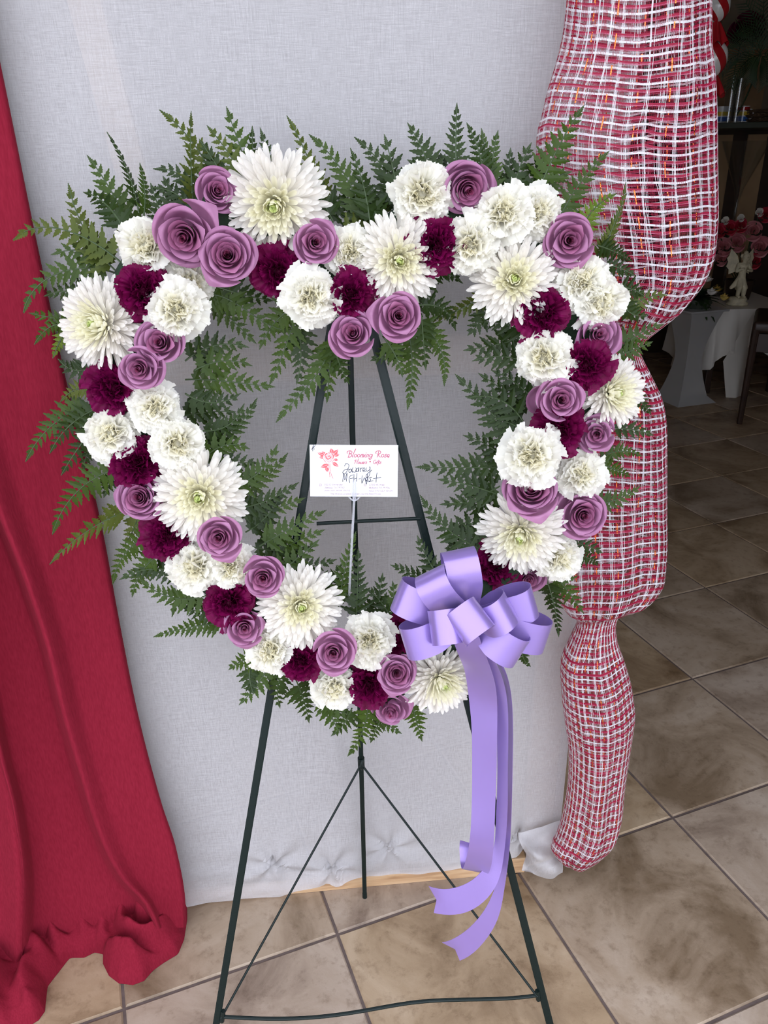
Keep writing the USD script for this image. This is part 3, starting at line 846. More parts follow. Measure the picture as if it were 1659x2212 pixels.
FL = [
    # lavender roses
    ('rose', 468, 414, 49, .25, -.15, .085, 'topmost lavender rose of the left lobe, above the largest rose', 1, .3),
    ('rose', 401, 509, 70, -.15, .20, .105, 'largest lavender rose, wide open, at the upper left of the heart', 0, 1.2),
    ('rose', 492, 553, 60, .0, -.10, .11, 'round lavender rose just below the big chrysanthemum of the left lobe', 2, 2.0),
    ('rose', 681, 524, 50, .10, -.05, .10, 'oval lavender rose between two chrysanthemums on the left of the heart dip', 3, .8),
    ('rose', 763, 722, 53, -.12, -.20, .10, 'lower left of the two lavender roses at the point of the heart dip', 1, 2.6),
    ('rose', 860, 683, 54, .05, -.08, .11, 'upper right of the two lavender roses at the point of the heart dip', 0, 3.5),
    ('rose', 1008, 405, 56, .15, .32, .09, 'topmost lavender rose of the right lobe, tilted down', 2, 4.2),
    ('rose', 1230, 519, 58, .0, .0, .095, 'lavender rose at the upper right edge with a squared outer petal', 3, 5.1),
    ('rose', 1290, 725, 54, .15, -.15, .085, 'lavender rose on the right edge under a white carnation', 4, .4),
    ('rose', 1212, 864, 50, .0, -.05, .11, 'lavender rose with one big loose petal on its left, on the right side', 1, 1.5),
    ('rose', 1290, 938, 44, -.15, .0, .09, 'small half open lavender rose right of a burgundy carnation', 4, 2.2),
    ('rose', 1146, 1060, 60, -.05, -.42, 0.108, 'lavender rose seen from the side under the large white carnation', 2, 3.0),
    ('rose', 1258, 1112, 55, .10, .05, .09, 'lavender rose at the outer right edge above the yellow-centred chrysanthemum', 0, 2.9),
    ('rose', 1142, 1248, 38, .0, .25, .065, 'half hidden pink-lavender rose just above the purple bow', 4, 4.4),
    ('rose', 347, 741, 55, -.12, -.12, .10, 'lavender rose on the left side below the pair of white carnations', 3, 3.9),
    ('rose', 303, 795, 50, -.15, .08, .11, 'dark-centred lavender rose between a chrysanthemum and burgundy carnation at left', 1, 4.9),
    ('rose', 303, 1075, 48, -.15, -.10, .09, 'lavender rose on the left edge beside the open daisy-like chrysanthemum', 2, .9),
    ('rose', 474, 1160, 49, -.10, .05, 0.128, 'lavender rose below the daisy-like chrysanthemum on the lower left', 0, 5.6),
    ('rose', 569, 1247, 47, -.05, .08, .115, 'upright lavender rose right of two white carnations, lower left', 3, 1.9),
    ('rose', 528, 1354, 47, .05, .10, .102, 'lavender rose at the lower left outer edge under a burgundy carnation', 4, 3.2),
    ('rose', 721, 1409, 50, -.06, .0, .128, 'lavender rose near the tip, right of the lowest left burgundy carnation', 1, 5.9),
    ('rose', 857, 1454, 42, .0, -.12, .11, 'small lavender rose left of the chrysanthemum under the bow', 2, 2.4),
    ('rose', 845, 1530, 45, -.10, .45, .08, 'lowest lavender rose, hanging face down at the tip of the heart', 4, 1.1),
    # white chrysanthemums
    ('mum', 592, 445, 113, -.10, .20, .085, 'big white chrysanthemum at the top of the left lobe', 0, .2),
    ('mum', 207, 700, 97, -.55, -.05, .085, 'white chrysanthemum at the far left edge facing left', 1, 1.3),
    ('mum', 862, 562, 94, .08, .10, .095, 'white chrysanthemum right of the heart dip above two roses', 2, 2.1),
    ('mum', 1112, 604, 92, .0, -.10, 0.094, 'white chrysanthemum of the right lobe with long petals drooping', 1, 3.0),
    ('mum', 1330, 850, 78, .50, .0, .085, 'white chrysanthemum at the far right edge facing right', 2, 4.4),
    ('mum', 430, 1074, 99, -.05, .08, .10, 'open daisy-like white chrysanthemum with green eye on the left side', 0, 5.0),
    ('mum', 650, 1312, 88, .08, .02, .10, 'round white chrysanthemum on the lower left between two roses', 1, .7),
    ('mum', 1124, 1158, 90, -0.12, 0.3, 0.094, 'white chrysanthemum with pale yellow-green centre above the bow, at right', 2, 1.9),
    ('mum', 955, 1476, 78, .30, .40, .085, 'white chrysanthemum hanging below the bow beside its long tails', 0, 2.8),
    # white carnations
    ('white', 312, 532, 64, -.25, -.20, .085, 'white carnation at the top left edge, left of the largest rose', 0, .1),
    ('white', 412, 612, 55, .35, -.15, .075, 'white carnation half hidden behind another below the largest rose', 1, 1.0),
    ('white', 380, 668, 64, .0, .05, .105, 'front white carnation below the largest rose, left lobe', 2, 2.2),
    ('white', 673, 642, 64, .0, .08, .105, 'white carnation between two burgundy ones left of the heart dip', 3, 3.1),
    ('white', 755, 545, 56, -.05, -.05, .085, 'white carnation tucked against the chrysanthemum of the heart dip', 4, 4.0),
    ('white', 910, 420, 68, -.05, .10, .095, 'white carnation at the left of the topmost rose of the right lobe', 0, 5.2),
    ('white', 1016, 528, 62, -.10, .0, .10, 'white carnation above left of the drooping chrysanthemum, right lobe', 1, .5),
    ('white', 1088, 458, 62, .0, -.10, .10, 'creamy white carnation in the middle of three atop the right lobe', 2, 1.7),
    ('white', 1165, 458, 56, .25, -.15, .085, 'rightmost of three white carnations atop the right lobe', 3, 2.5),
    ('white', 1258, 608, 60, .05, -.15, .09, 'upper of two overlapping white carnations on the right edge', 4, 3.3),
    ('white', 1298, 652, 60, .22, .10, .09, 'lower of two overlapping white carnations on the right edge', 0, 4.1),
    ('white', 1175, 774, 62, -.10, .05, .10, 'white carnation at the inner right side left of a burgundy one', 1, 5.0),
    ('white', 1148, 986, 68, -.08, -.02, 0.122, 'largest white carnation on the inner right side above a rose', 2, 5.9),
    ('white', 1256, 1025, 54, .18, .0, .09, 'white carnation at the right edge below the small half open rose', 3, .9),
    ('white', 1208, 1204, 52, .25, .0, 0.078, 'white carnation at the lower right edge beside the chrysanthemum above the bow', 4, 1.6),
    ('white', 336, 880, 56, .0, -.10, .095, 'upper of three white carnations clustered on the left side', 3, 2.6),
    ('white', 237, 938, 60, -.30, .05, .085, 'leftmost of three white carnations clustered on the left side', 1, 3.4),
    ('white', 383, 958, 58, .12, .05, .10, 'rightmost of three white carnations clustered on the left side', 0, 4.5),
    ('white', 420, 1226, 57, -.15, .05, .095, 'left one of the two white carnations side by side, lower left', 2, 5.3),
    ('white', 500, 1226, 50, .05, .05, .10, 'right one of the two white carnations side by side, lower left', 4, .2),
    ('white', 583, 1407, 54, -.10, .10, .095, 'white carnation at the lower left edge under the round chrysanthemum', 0, 1.1),
    ('white', 799, 1386, 58, .05, -.05, .10, 'tall white carnation left of the bow above the heart tip', 3, 2.0),
    ('white', 722, 1488, 50, -.10, .30, .085, 'lowest white carnation, left of the heart tip', 1, 2.9),
    # burgundy carnations
    ('burgundy', 309, 630, 60, -.05, .0, .098, 'burgundy carnation at the upper left between white carnation and chrysanthemum', 0, .3),
    ('burgundy', 599, 586, 57, .0, .0, .085, 'burgundy carnation under the big chrysanthemum of the left lobe', 1, 1.4),
    ('burgundy', 757, 636, 54, .0, .05, 0.094, 'burgundy carnation in the heart dip right of a white one', 2, 2.3),
    ('burgundy', 943, 528, 62, .05, .0, 0.095, 'burgundy carnation of the right lobe under the white carnation', 3, 3.2),
    ('burgundy', 1170, 678, 60, -.05, .05, 0.098, 'burgundy carnation below the drooping chrysanthemum on the right', 0, 4.3),
    ('burgundy', 1268, 788, 55, .05, .0, 0.104, 'burgundy carnation on the right above the edge chrysanthemum', 1, 5.1),
    ('burgundy', 1208, 930, 57, .0, .05, 0.098, 'burgundy carnation on the right between two roses', 2, 5.8),
    ('burgundy', 1068, 1222, 55, -.05, .05, .068, 'bright burgundy carnation touching the top of the purple bow', 3, .6),
    ('burgundy', 242, 840, 60, -.22, .05, .085, 'burgundy carnation at the left edge under the far left chrysanthemum', 1, 1.8),
    ('burgundy', 293, 1000, 60, -.15, -.05, .085, 'burgundy carnation on the left above a rose, under three white carnations', 2, 2.7),
    ('burgundy', 360, 1160, 56, -.15, .10, .085, 'burgundy carnation on the left below the daisy-like chrysanthemum', 3, 3.6),
    ('burgundy', 494, 1302, 55, -.08, .05, 0.098, 'burgundy carnation on the lower left under two white carnations', 0, 4.6),
    ('burgundy', 648, 1430, 46, -.05, .10, .095, 'burgundy carnation at the lower left edge beside the rose near the tip', 1, 5.5),
    ('burgundy', 797, 1480, 50, .0, .10, .085, 'burgundy carnation right at the tip of the heart', 2, .8),
    ('burgundy', 880, 1372, 54, -.05, -.05, .060, 'burgundy carnation half hidden behind the left loops of the bow', 3, 1.2),
    ('burgundy', 926, 1416, 46, .05, .10, .062, 'burgundy carnation under the bow above the hanging chrysanthemum', 0, 2.1),
]
for a in FL:
    flower(*a)
# the loose petal of one rose
lp = [(1166, 832), (1142, 848), (1136, 872), (1148, 892), (1172, 884)]
lq = [(1180, 842), (1160, 856), (1156, 868), (1166, 882), (1182, 876)]
A1 = spline([pl(x, y, .125 - .012 * i) for i, (x, y) in enumerate(lp)], 14)
A2 = spline([pl(x, y, .085) for x, y in lq], 14)
pp = np.array([A1[i] * (1 - t) + A2[i] * t - EN * .012 * math.sin(math.pi * t) for i in range(14) for t in np.linspace(0, 1, 7)])
tag(obj('rose_petal', (pp, grid_faces(14, 7)), 'rose_outer', smooth=True), 'large loose lavender rose petal curling out left of its rose, right side', 'petal')


# ---- leatherleaf ferns
def pinna(L, Wd, K, depth, droop, r):
    """a toothed leaflet along +x in the xy plane, z up"""
    def prof(t):
        return max(0.0, (min(1, (t + .02) / .16)) ** .6 * (1 - max(0, (t - .12) / .88) ** 1.35))
    mid, le, ri = [], [], []
    for k in range(K):
        for (o, w, lean) in ((0, 1 - depth, 0), (.28, .88 - .15 * depth, .10), (.56, 1.0, .17)):
            t = (k + o) / K
            W_ = Wd * prof(t) * w
            q = min(1, t + lean / K)
            mid.append(t)
            le.append((q, W_ * r.uniform(.92, 1.06)))
            ri.append((q, -W_ * r.uniform(.92, 1.06)))
    pts, n = [], len(mid)
    for t in mid:
        pts.append((t * L, 0, 0))
    for t, w in le + ri:
        pts.append((t * L, w, .16 * abs(w)))
    pts.append((L, 0, 0))
    p = np.array(pts)
    p[:, 2] -= droop * L * (p[:, 0] / L) ** 2
    f = []
    for i in range(n - 1):
        f += [(i, i + 1, n + i + 1), (i, n + i + 1, n + i), (i, 2 * n + i + 1, i + 1), (i, 2 * n + i, 2 * n + i + 1)]
    f += [(n - 1, 3 * n, 2 * n - 1), (n - 1, 3 * n - 1, 3 * n)]
    return p, np.array(f)


fern_no = [0]


def fern(pts, offs, width, label, tone='dark', tilt=0.0, pitch=0.0, n=None, sides=(1, 1), depth=.46, group='fern fronds round the heart wreath'):
    """pts: base .. tip in the photograph; offs: distance before the leg plane; width: longest leaflet in pixels; tilt: roll about the stalk"""
    fern_no[0] += 1
    r = random.Random(900 + fern_no[0])
    P3 = np.array([pl(x, y, o) for (x, y), o in zip(pts, np.interp(np.linspace(0, 1, len(pts)), np.linspace(0, 1, len(offs)), offs))])
    c = spline(P3, 41)
    Ltot = np.linalg.norm(np.diff(c, axis=0), axis=1).sum()
    s = 1 / pxm(P3[0])
    wl = width * s
    n = n or int(np.clip(Ltot / (wl * .36), 5, 11))
    t = thing('fern_frond', label, 'fern', group, at=P3[0])
    o = P3[0]
    stem = 'fern_stem'
    obj('stalk', (lambda vf: (vf[0] - o, vf[1]))(tube(c, np.linspace(.0012, .0005, 41), 6)), stem, t)
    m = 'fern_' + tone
    for k in range(n):
        for sd in (-1, 1):
            if not sides[0 if sd < 0 else 1]:
                continue
            q = .10 + .84 * (k + (.25 if sd > 0 else 0)) / n
            i = q * 40
            i0 = min(39, int(i))
            p = c[i0] + (c[i0 + 1] - c[i0]) * (i - i0)
            T = unit(c[min(40, i0 + 2)] - c[max(0, i0 - 2)])
            vz = unit(CAM - p)
            N = unit(vz - T * np.dot(vz, T))
            S = np.cross(N, T) * -1
            ca, sa = math.cos(tilt), math.sin(tilt)
            N, S = ca * N + sa * S, ca * S - sa * N
            L = wl * (1 - q) ** .72 * min(1, .62 + q * 3.2) * r.uniform(.88, 1.08)
            L = max(L, .004)
            an = math.radians(66 - 30 * q + r.uniform(-6, 6))
            d = math.cos(an) * T + math.sin(an) * S * sd
            d = unit(d + N * r.uniform(-.16, .10) + N * pitch)
            z = unit(N + .25 * sd * S * r.uniform(-.6, .8) - d * np.dot(N, d))
            z = unit(z - d * np.dot(z, d))
            y = np.cross(z, d)
            K = int(np.clip(L / .0056, 4, 9))
            v, f = pinna(L, max(.0036, min(.0118, L * .27)), K, depth * r.uniform(.75, 1.15) if L > .026 else depth * .7, r.uniform(-.05, .22), r)
            obj('leaflet', (v[:, :1] * d + v[:, 1:2] * y + v[:, 2:] * z + (p - o), f), m, t)
    T = unit(c[40] - c[36])
    vz = unit(CAM - c[36])
    N = unit(vz - T * np.dot(vz, T))
    S = np.cross(N, T)
    N, S = math.cos(tilt) * N - math.sin(tilt) * S, math.cos(tilt) * S + math.sin(tilt) * N
    L = np.linalg.norm(c[40] - c[34]) * 1.05
    v, f = pinna(L, max(.003, min(.008, L * .24)), 7, .5, .02, r)
    obj('tip_leaflet', (v[:, :1] * T + v[:, 1:2] * S + v[:, 2:] * N + (c[34] - o), f), m, t)
    return t


FERNS = [
    # upper left, outside
    ([(285, 505), (250, 430), (188, 335)], 62, 'mid', 0, 'bright fern frond rising above the top left white carnation'),
    ([(255, 590), (185, 500), (147, 396)], 58, 'olive', .2, 'olive fern frond with spaced leaflets left of the top left white carnation'),
    ([(265, 570), (150, 500), (80, 492), (28, 518)], 60, 'olive', -.1, 'long olive fern frond pointing left across the red drape, topmost one there'),
    ([(250, 590), (170, 580), (105, 600), (50, 675)], 52, 'mid', .1, 'fern frond arching down over the red drape, above the far left chrysanthemum'),
    ([(205, 705), (130, 690), (62, 676)], 50, 'mid', .3, 'short fern frond behind the left rim of the far left chrysanthemum'),
    ([(190, 725), (130, 700), (74, 744)], 42, 'mid', 0, 'small fern frond curling down left of the far left chrysanthemum'),
    ([(165, 690), (140, 720), (114, 774)], 34, 'lime', 0, 'small pale green fern tip below left of the far left chrysanthemum'),
    ([(300, 460), (275, 370), (231, 285)], 34, 'dark', 1.0, 'narrow folded dark fern frond standing up at the top left'),
    ([(310, 470), (312, 410), (302, 352)], 34, 'mid', .7, 'slim fern frond between the folded one and the arching ones, top left'),
    ([(430, 470), (400, 385), (331, 364)], 50, 'dark', .2, 'dark fern frond arching left above the largest rose'),
    ([(425, 475), (395, 430), (328, 405)], 50, 'dark', .1, 'lower dark fern frond arching left above the largest rose'),
    ([(420, 470), (412, 340), (413, 240)], 46, 'olive', .8, 'thin upright fern frond with a hair-like tip above the left lobe'),
    ([(480, 440), (425, 320), (345, 237)], 52, 'olive', .3, 'olive fern frond leaning left with spore dots, top of the left lobe'),
    ([(560, 420), (520, 320), (489, 230)], 60, 'mid', .1, 'tallest fern frond of the left lobe, above the big chrysanthemum'),
    ([(550, 430), (500, 340), (447, 271)], 56, 'olive', .1, 'broad fern frond behind the topmost left rose'),
    ([(590, 450), (580, 350), (562, 276)], 46, 'dark', .2, 'dark fern frond standing behind the big chrysanthemum'),
    ([(560, 430), (548, 350), (545, 272)], 40, 'dark', .4, 'slim dark fern frond just left of the one behind the big chrysanthemum'),
    ([(620, 450), (612, 390), (600, 330)], 36, 'dark', 0, 'short dark fern tip right behind the big chrysanthemum'),
    ([(360, 500), (340, 440), (325, 395)], 46, 'dark', .2, 'dark fern frond filling behind the top left white carnation'),
    ([(520, 440), (470, 360), (430, 300)], 60, 'dark', .2, 'dark fern frond deep behind the topmost left rose'),
    ([(440, 440), (455, 370), (450, 320)], 46, 'dark', .3, 'dark fern frond deep behind the gap over the topmost left rose'),
    # dip between the lobes
    ([(710, 470), (665, 340), (620, 250)], 50, 'olive', .5, 'thin olive fern frond with bent tip left of the dip'),
    ([(790, 500), (740, 370), (668, 290)], 56, 'mid', .1, 'fern frond arching left over the dip'),
    ([(800, 490), (785, 400), (757, 320)], 50, 'dark', .4, 'slim dark fern frond rising in the middle of the dip'),
    ([(850, 470), (830, 370), (766, 296)], 56, 'dark', .1, 'dark fern frond leaning left, right part of the dip'),
    ([(865, 450), (850, 370), (830, 290)], 64, 'dark', .1, 'broad dark fern frond left of the right lobe white carnation'),
    ([(720, 480), (680, 410), (637, 351)], 48, 'dark', .2, 'dark fern frond beside the right rim of the big chrysanthemum'),
    ([(690, 460), (740, 440), (800, 445)], 58, 'dark', -.2, 'dark fern frond lying across the dip above the white carnation'),
    ([(800, 520), (770, 470), (720, 420)], 56, 'mid', 0, 'fern frond tucked low in the dip left of the chrysanthemum'),
    ([(740, 520), (800, 480), (850, 440)], 56, 'olive', .3, 'olive backed fern frond low in the dip'),
    # right lobe, top
    ([(935, 390), (915, 330), (880, 265)], 50, 'dark', 0, 'fern frond leaning left above the right lobe white carnation'),
    ([(985, 370), (985, 290), (987, 222)], 42, 'dark', .3, 'tallest fern frond above the topmost right rose'),
    ([(1045, 400), (1035, 330), (1008, 265)], 42, 'dark', 0, 'fern frond leaning left behind the topmost right rose'),
    ([(1060, 420), (1050, 340), (1040, 277)], 36, 'mid', .2, 'small upright fern frond right of the topmost right rose'),
    ([(1062, 420), (1065, 340), (1076, 281)], 40, 'mid', .1, 'fern frond leaning right beside the topmost right rose'),
    ([(960, 400), (905, 360), (880, 345)], 50, 'dark', .1, 'short dark fern frond just above the right lobe white carnation'),
    ([(1105, 440), (1100, 380), (1103, 319)], 44, 'dark', .2, 'dark fern frond above the three white carnations'),
    ([(1100, 440), (1120, 370), (1148, 308)], 62, 'dark', 0, 'broad dark fern frond above the three white carnations, leaning right'),
    ([(1165, 410), (1205, 320), (1262, 227)], 60, 'mid', 0, 'big bright fern frond with spaced leaflets against the net garland'),
    ([(1150, 440), (1180, 400), (1235, 370)], 58, 'mid', .1, 'fern frond spread low behind the rightmost of three white carnations'),
    ([(1205, 480), (1250, 400), (1316, 326)], 50, 'mid', 0, 'second bright fern frond against the net, below the biggest one'),
    ([(1250, 510), (1280, 455), (1332, 418)], 42, 'lime', .1, 'yellow-green fern frond over the squared rose at the upper right'),
    ([(1295, 555), (1335, 470), (1352, 394)], 36, 'olive', .9, 'folded olive fern frond standing against the net at the upper right'),
    ([(1285, 560), (1320, 500), (1335, 455)], 36, 'olive', .7, 'shorter folded olive fern frond beside the taller one on the net'),
    # right side, outside
    ([(1290, 530), (1330, 545), (1366, 565)], 34, 'dark', .1, 'short dark fern frond right of the squared rose'),
    ([(1305, 570), (1340, 580), (1372, 596)], 34, 'dark', 0, 'dark fern frond right of the two overlapping white carnations, upper'),
    ([(1330, 690), (1380, 650), (1443, 637)], 44, 'olive', .2, 'pale fern frond pointing right over the net'),
    ([(1340, 620), (1365, 625), (1392, 640)], 40, 'dark', .1, 'dark fern frond just under the pale one on the net'),
    ([(1330, 760), (1380, 722), (1434, 700)], 44, 'mid', .1, 'fern frond pointing right where the net is pinched'),
    ([(1330, 770), (1370, 755), (1410, 738)], 42, 'mid', 0, 'fern frond under the pinched net, right of the burgundy carnation'),
    ([(1345, 840), (1380, 865), (1407, 896)], 38, 'dark', .1, 'dark fern frond sticking out below the far right chrysanthemum, upper'),
    ([(1320, 925), (1365, 928), (1413, 941)], 38, 'dark', .2, 'dark fern frond right of the small half open rose'),
    ([(1290, 990), (1340, 975), (1388, 986)], 36, 'mid', .1, 'fern frond right of the right edge white carnation, pointing right'),
    ([(1285, 1000), (1330, 1015), (1362, 1030)], 40, 'mid', 0, 'lower fern frond beside the right edge white carnation'),
    ([(1280, 1090), (1330, 1080), (1384, 1050)], 38, 'mid', .1, 'fern frond pointing right beside the outer right edge rose'),
    ([(1230, 1170), (1270, 1180), (1302, 1195)], 40, 'dark', .2, 'fern frond right of the chrysanthemum above the bow'),
    ([(1235, 1195), (1270, 1205), (1292, 1222)], 36, 'dark', 0, 'lower fern frond right of the white carnation above the bow'),
    ([(1195, 1240), (1225, 1275), (1261, 1326)], 46, 'mid', .1, 'fern frond hanging right of the bow over the pinched net'),
    ([(1180, 1250), (1195, 1300), (1207, 1376)], 40, 'dark', .5, 'narrow fern frond hanging down at the right of the bow'),
    ([(1130, 1390), (1130, 1420), (1146, 1440)], 24, 'dark', .2, 'small fern tip showing under the right loops of the bow'),
    # left side, outside
    ([(205, 870), (130, 905), (55, 997)], 52, 'mid', .1, 'fern frond curving down over the red drape beside the left burgundy carnation'),
    ([(215, 880), (150, 920), (107, 980)], 48, 'dark', 0, 'dark fern frond over the red drape left of the three white carnations'),
    ([(225, 900), (175, 960), (132, 1027)], 52, 'dark', .1, 'dark fern frond hanging left under the leftmost white carnation'),
    ([(200, 790), (165, 800), (125, 775)], 40, 'dark', .2, 'dark fern frond below the far left chrysanthemum'),
    ([(205, 840), (170, 840), (130, 868)], 38, 'olive', .1, 'pale fern frond left of the left edge burgundy carnation'),
    ([(260, 1010), (180, 1050), (113, 1154)], 58, 'mid', 0, 'long bright fern frond drooping over the drape left of the rose'),
    ([(285, 1100), (200, 1140), (107, 1219)], 50, 'olive', .7, 'one-sided olive fern frond pointing down left across the drape'),
    ([(260, 1010), (240, 1040), (224, 1075)], 40, 'dark', .1, 'short dark fern frond between the drape and the left edge rose'),
    ([(340, 1150), (280, 1185), (243, 1262)], 46, 'mid', 0, 'fern frond drooping at the left below the burgundy carnation'),
    ([(300, 1110), (290, 1140), (270, 1175)], 44, 'olive', .4, 'olive fern frond hanging below the left edge rose'),
    ([(400, 1240), (320, 1230), (258, 1252)], 44, 'dark', .2, 'dark fern frond pointing left of the two side by side white carnations'),
    ([(450, 1285), (370, 1290), (300, 1250)], 50, 'mid', .1, 'fern frond under the two side by side white carnations'),
    ([(450, 1300), (400, 1290), (371, 1333)], 42, 'mid', 0, 'small fern frond left of the lower left burgundy carnation'),
    ([(490, 1345), (410, 1355), (331, 1376)], 38, 'mid', .3, 'slim fern frond pointing far left at the lower left'),
    # bottom, outside
    ([(560, 1420), (530, 1425), (494, 1447)], 42, 'mid', 0, 'fern frond left of the lower left edge white carnation'),
    ([(580, 1440), (555, 1480), (516, 1523)], 46, 'mid', .1, 'fern frond hanging down left over the easel leg'),
    ([(610, 1450), (600, 1490), (605, 1530)], 46, 'dark', .1, 'fern frond hanging in front of the left easel leg'),
    ([(640, 1470), (655, 1510), (668, 1562)], 52, 'dark', 0, 'glossy fern frond hanging below the lower left burgundy carnation'),
    ([(700, 1510), (715, 1545), (733, 1584)], 44, 'mid', .1, 'fern frond hanging below the lowest white carnation'),
    ([(690, 1500), (720, 1530), (770, 1545)], 44, 'mid', .1, 'fern frond spreading right below the lowest white carnation'),
    ([(795, 1520), (785, 1575), (751, 1634)], 46, 'mid', 0, 'lowest fern frond, hanging over the joint of the easel'),
    ([(800, 1530), (830, 1560), (868, 1585)], 36, 'mid', .2, 'small fern frond beneath the lowest rose'),
    ([(890, 1520), (900, 1560), (912, 1602)], 38, 'mid', 0, 'fern frond hanging below the chrysanthemum under the bow'),
    # inside the heart, left
    ([(420, 640), (500, 650), (560, 690), (630, 713)], 56, 'mid', 0, 'fern frond pointing right inside the heart under the round rose'),
    ([(440, 630), (500, 690), (554, 743)], 48, 'mid', .1, 'fern frond pointing down right inside the heart, upper left'),
    ([(645, 650), (620, 740), (582, 832)], 56, 'mid', .1, 'fern frond hanging inside the heart under the white carnation at the dip'),
    ([(640, 660), (600, 690), (560, 755)], 50, 'mid', 0, 'leafy fern frond hanging left inside the heart at the dip'),
    ([(715, 720), (690, 800), (650, 850), (596, 912)], 52, 'mid', .1, 'long fern frond curving down left in front of the easel leg'),
    ([(720, 720), (712, 800), (706, 871)], 50, 'mid', .1, 'fern frond hanging straight down over the left easel leg'),
    ([(720, 740), (735, 790), (755, 830)], 44, 'dark', .1, 'short dark fern frond just below the lower left rose of the dip'),
    ([(400, 820), (470, 822), (540, 830), (594, 836)], 56, 'mid', .1, 'big fern frond pointing right inside the heart on the left'),
    ([(400, 780), (470, 745), (538, 750)], 52, 'dark', .1, 'dark fern frond above the big one inside the heart on the left'),
    ([(400, 850), (460, 870), (520, 850)], 50, 'dark', 0, 'dark fern frond under the big one inside the heart on the left'),
    ([(430, 960), (500, 930), (556, 860)], 46, 'dark', .1, 'fern frond pointing up right beside the rightmost of three white carnations'),
    ([(430, 930), (490, 920), (528, 872)], 46, 'dark', .2, 'dark fern frond pointing up, left of its twin, inside left'),
    ([(440, 990), (500, 960), (540, 970)], 50, 'mid', .2, 'fern frond beside the white carnations inside left, lying flat'),
    ([(480, 1070), (560, 1040), (622, 979)], 48, 'mid', .1, 'fern frond pointing up right of the daisy-like chrysanthemum, upper'),
    ([(500, 1100), (580, 1080), (646, 1042)], 46, 'dark', .1, 'fern frond right of the daisy-like chrysanthemum, middle'),
    ([(560, 1180), (630, 1140), (705, 1102)], 48, 'mid', 0, 'fern frond pointing at the easel crossbar inside the heart'),
    ([(570, 1200), (640, 1170), (702, 1144)], 46, 'mid', .1, 'fern frond just below the one pointing at the easel crossbar'),
    ([(530, 1150), (580, 1110), (610, 1060)], 48, 'dark', .1, 'dark fern frond behind the easel crossbar pair, inside left'),
    ([(600, 1230), (660, 1225), (728, 1208)], 46, 'dark', .1, 'dark fern frond over the round chrysanthemum, pointing right'),
    ([(640, 1260), (690, 1250), (730, 1250)], 44, 'dark', 0, 'dark fern frond close above the round chrysanthemum'),
    ([(730, 1320), (745, 1230), (769, 1148)], 42, 'mid', .2, 'upright fern frond in front of the card pick'),
    ([(770, 1340), (772, 1260), (774, 1184)], 46, 'dark', .1, 'upright dark fern frond right of the card pick'),
    ([(800, 1350), (815, 1300), (827, 1237)], 46, 'dark', 0, 'dark fern frond above the tall white carnation'),
    ([(850, 1350), (830, 1310), (790, 1270)], 48, 'dark', .1, 'dark fern frond between the tall white carnation and the bow'),
    # inside the heart, right
    ([(930, 590), (905, 640), (900, 720)], 46, 'dark', .1, 'dark fern frond hanging under the chrysanthemum of the dip'),
    ([(880, 700), (890, 790), (880, 886)], 46, 'mid', .2, 'longest fern frond hanging straight down inside the heart, right of the dip'),
    ([(900, 690), (945, 740), (960, 834)], 42, 'mid', .1, 'fern frond arching right and hanging inside the heart'),
    ([(910, 680), (915, 740), (920, 800)], 46, 'dark', .1, 'dark fern frond hanging between the two long ones right of the dip'),
    ([(870, 740), (840, 760), (800, 780)], 44, 'dark', .1, 'dark fern frond under the two roses of the dip'),
    ([(1085, 610), (1010, 660), (915, 695)], 42, 'olive', .5, 'olive fern frond bridging towards the roses of the dip'),
    ([(900, 620), (950, 590), (1000, 612)], 42, 'dark', .1, 'dark fern frond beside the drooping chrysanthemum, inside'),
    ([(1130, 730), (1070, 745), (1001, 757)], 56, 'dark', .1, 'dark fern frond pointing left from the inner right white carnation'),
    ([(1140, 720), (1090, 700), (1029, 696)], 50, 'dark', .1, 'dark fern frond pointing left above its neighbour, inner right'),
    ([(1120, 960), (1060, 890), (983, 808)], 62, 'dark', 0, 'largest dark fern frond inside the heart on the right'),
    ([(1150, 890), (1090, 845), (1033, 806)], 52, 'dark', .1, 'dark fern frond above the largest one inside right'),
    ([(1150, 860), (1110, 825), (1061, 800)], 46, 'dark', .1, 'dark fern frond close under the inner right white carnation'),
    ([(1130, 930), (1090, 910), (1050, 905)], 48, 'dark', .2, 'dark fern frond behind the loose rose petal'),
    ([(1110, 1010), (1000, 1010), (898, 1009)], 56, 'dark', 0, 'long dark fern frond pointing level left inside the heart'),
    ([(1080, 1070), (1000, 1045), (945, 1035)], 54, 'dark', .1, 'dark fern frond below the level one inside right'),
    ([(1050, 1190), (975, 1150), (907, 1070)], 52, 'dark', 0, 'fern frond pointing up left above the bow'),
    ([(1080, 1120), (1030, 1090), (970, 1090)], 52, 'dark', .1, 'dark fern frond behind the chrysanthemum above the bow'),
    ([(1060, 1160), (1000, 1130), (960, 1160)], 50, 'dark', .1, 'dark fern frond close left of the chrysanthemum above the bow'),
    ([(960, 1260), (925, 1210), (901, 1156)], 44, 'dark', .1, 'fern frond rising left of the top bow loop'),
    ([(940, 1270), (890, 1240), (843, 1220)], 42, 'dark', .2, 'fern frond pointing left behind the bow'),
    ([(1010, 1220), (985, 1185), (965, 1170)], 40, 'dark', 0, 'small dark fern frond behind the top bow loop'),
    # denser greenery behind the ones above
    ([(420, 800), (480, 780), (545, 790)], 56, 'mid', .1, 'fern frond between the two uppermost ones pointing right, inside left'),
    ([(390, 900), (450, 890), (510, 890)], 52, 'dark', .2, 'dark fern frond beside the upper of three white carnations, inside left'),
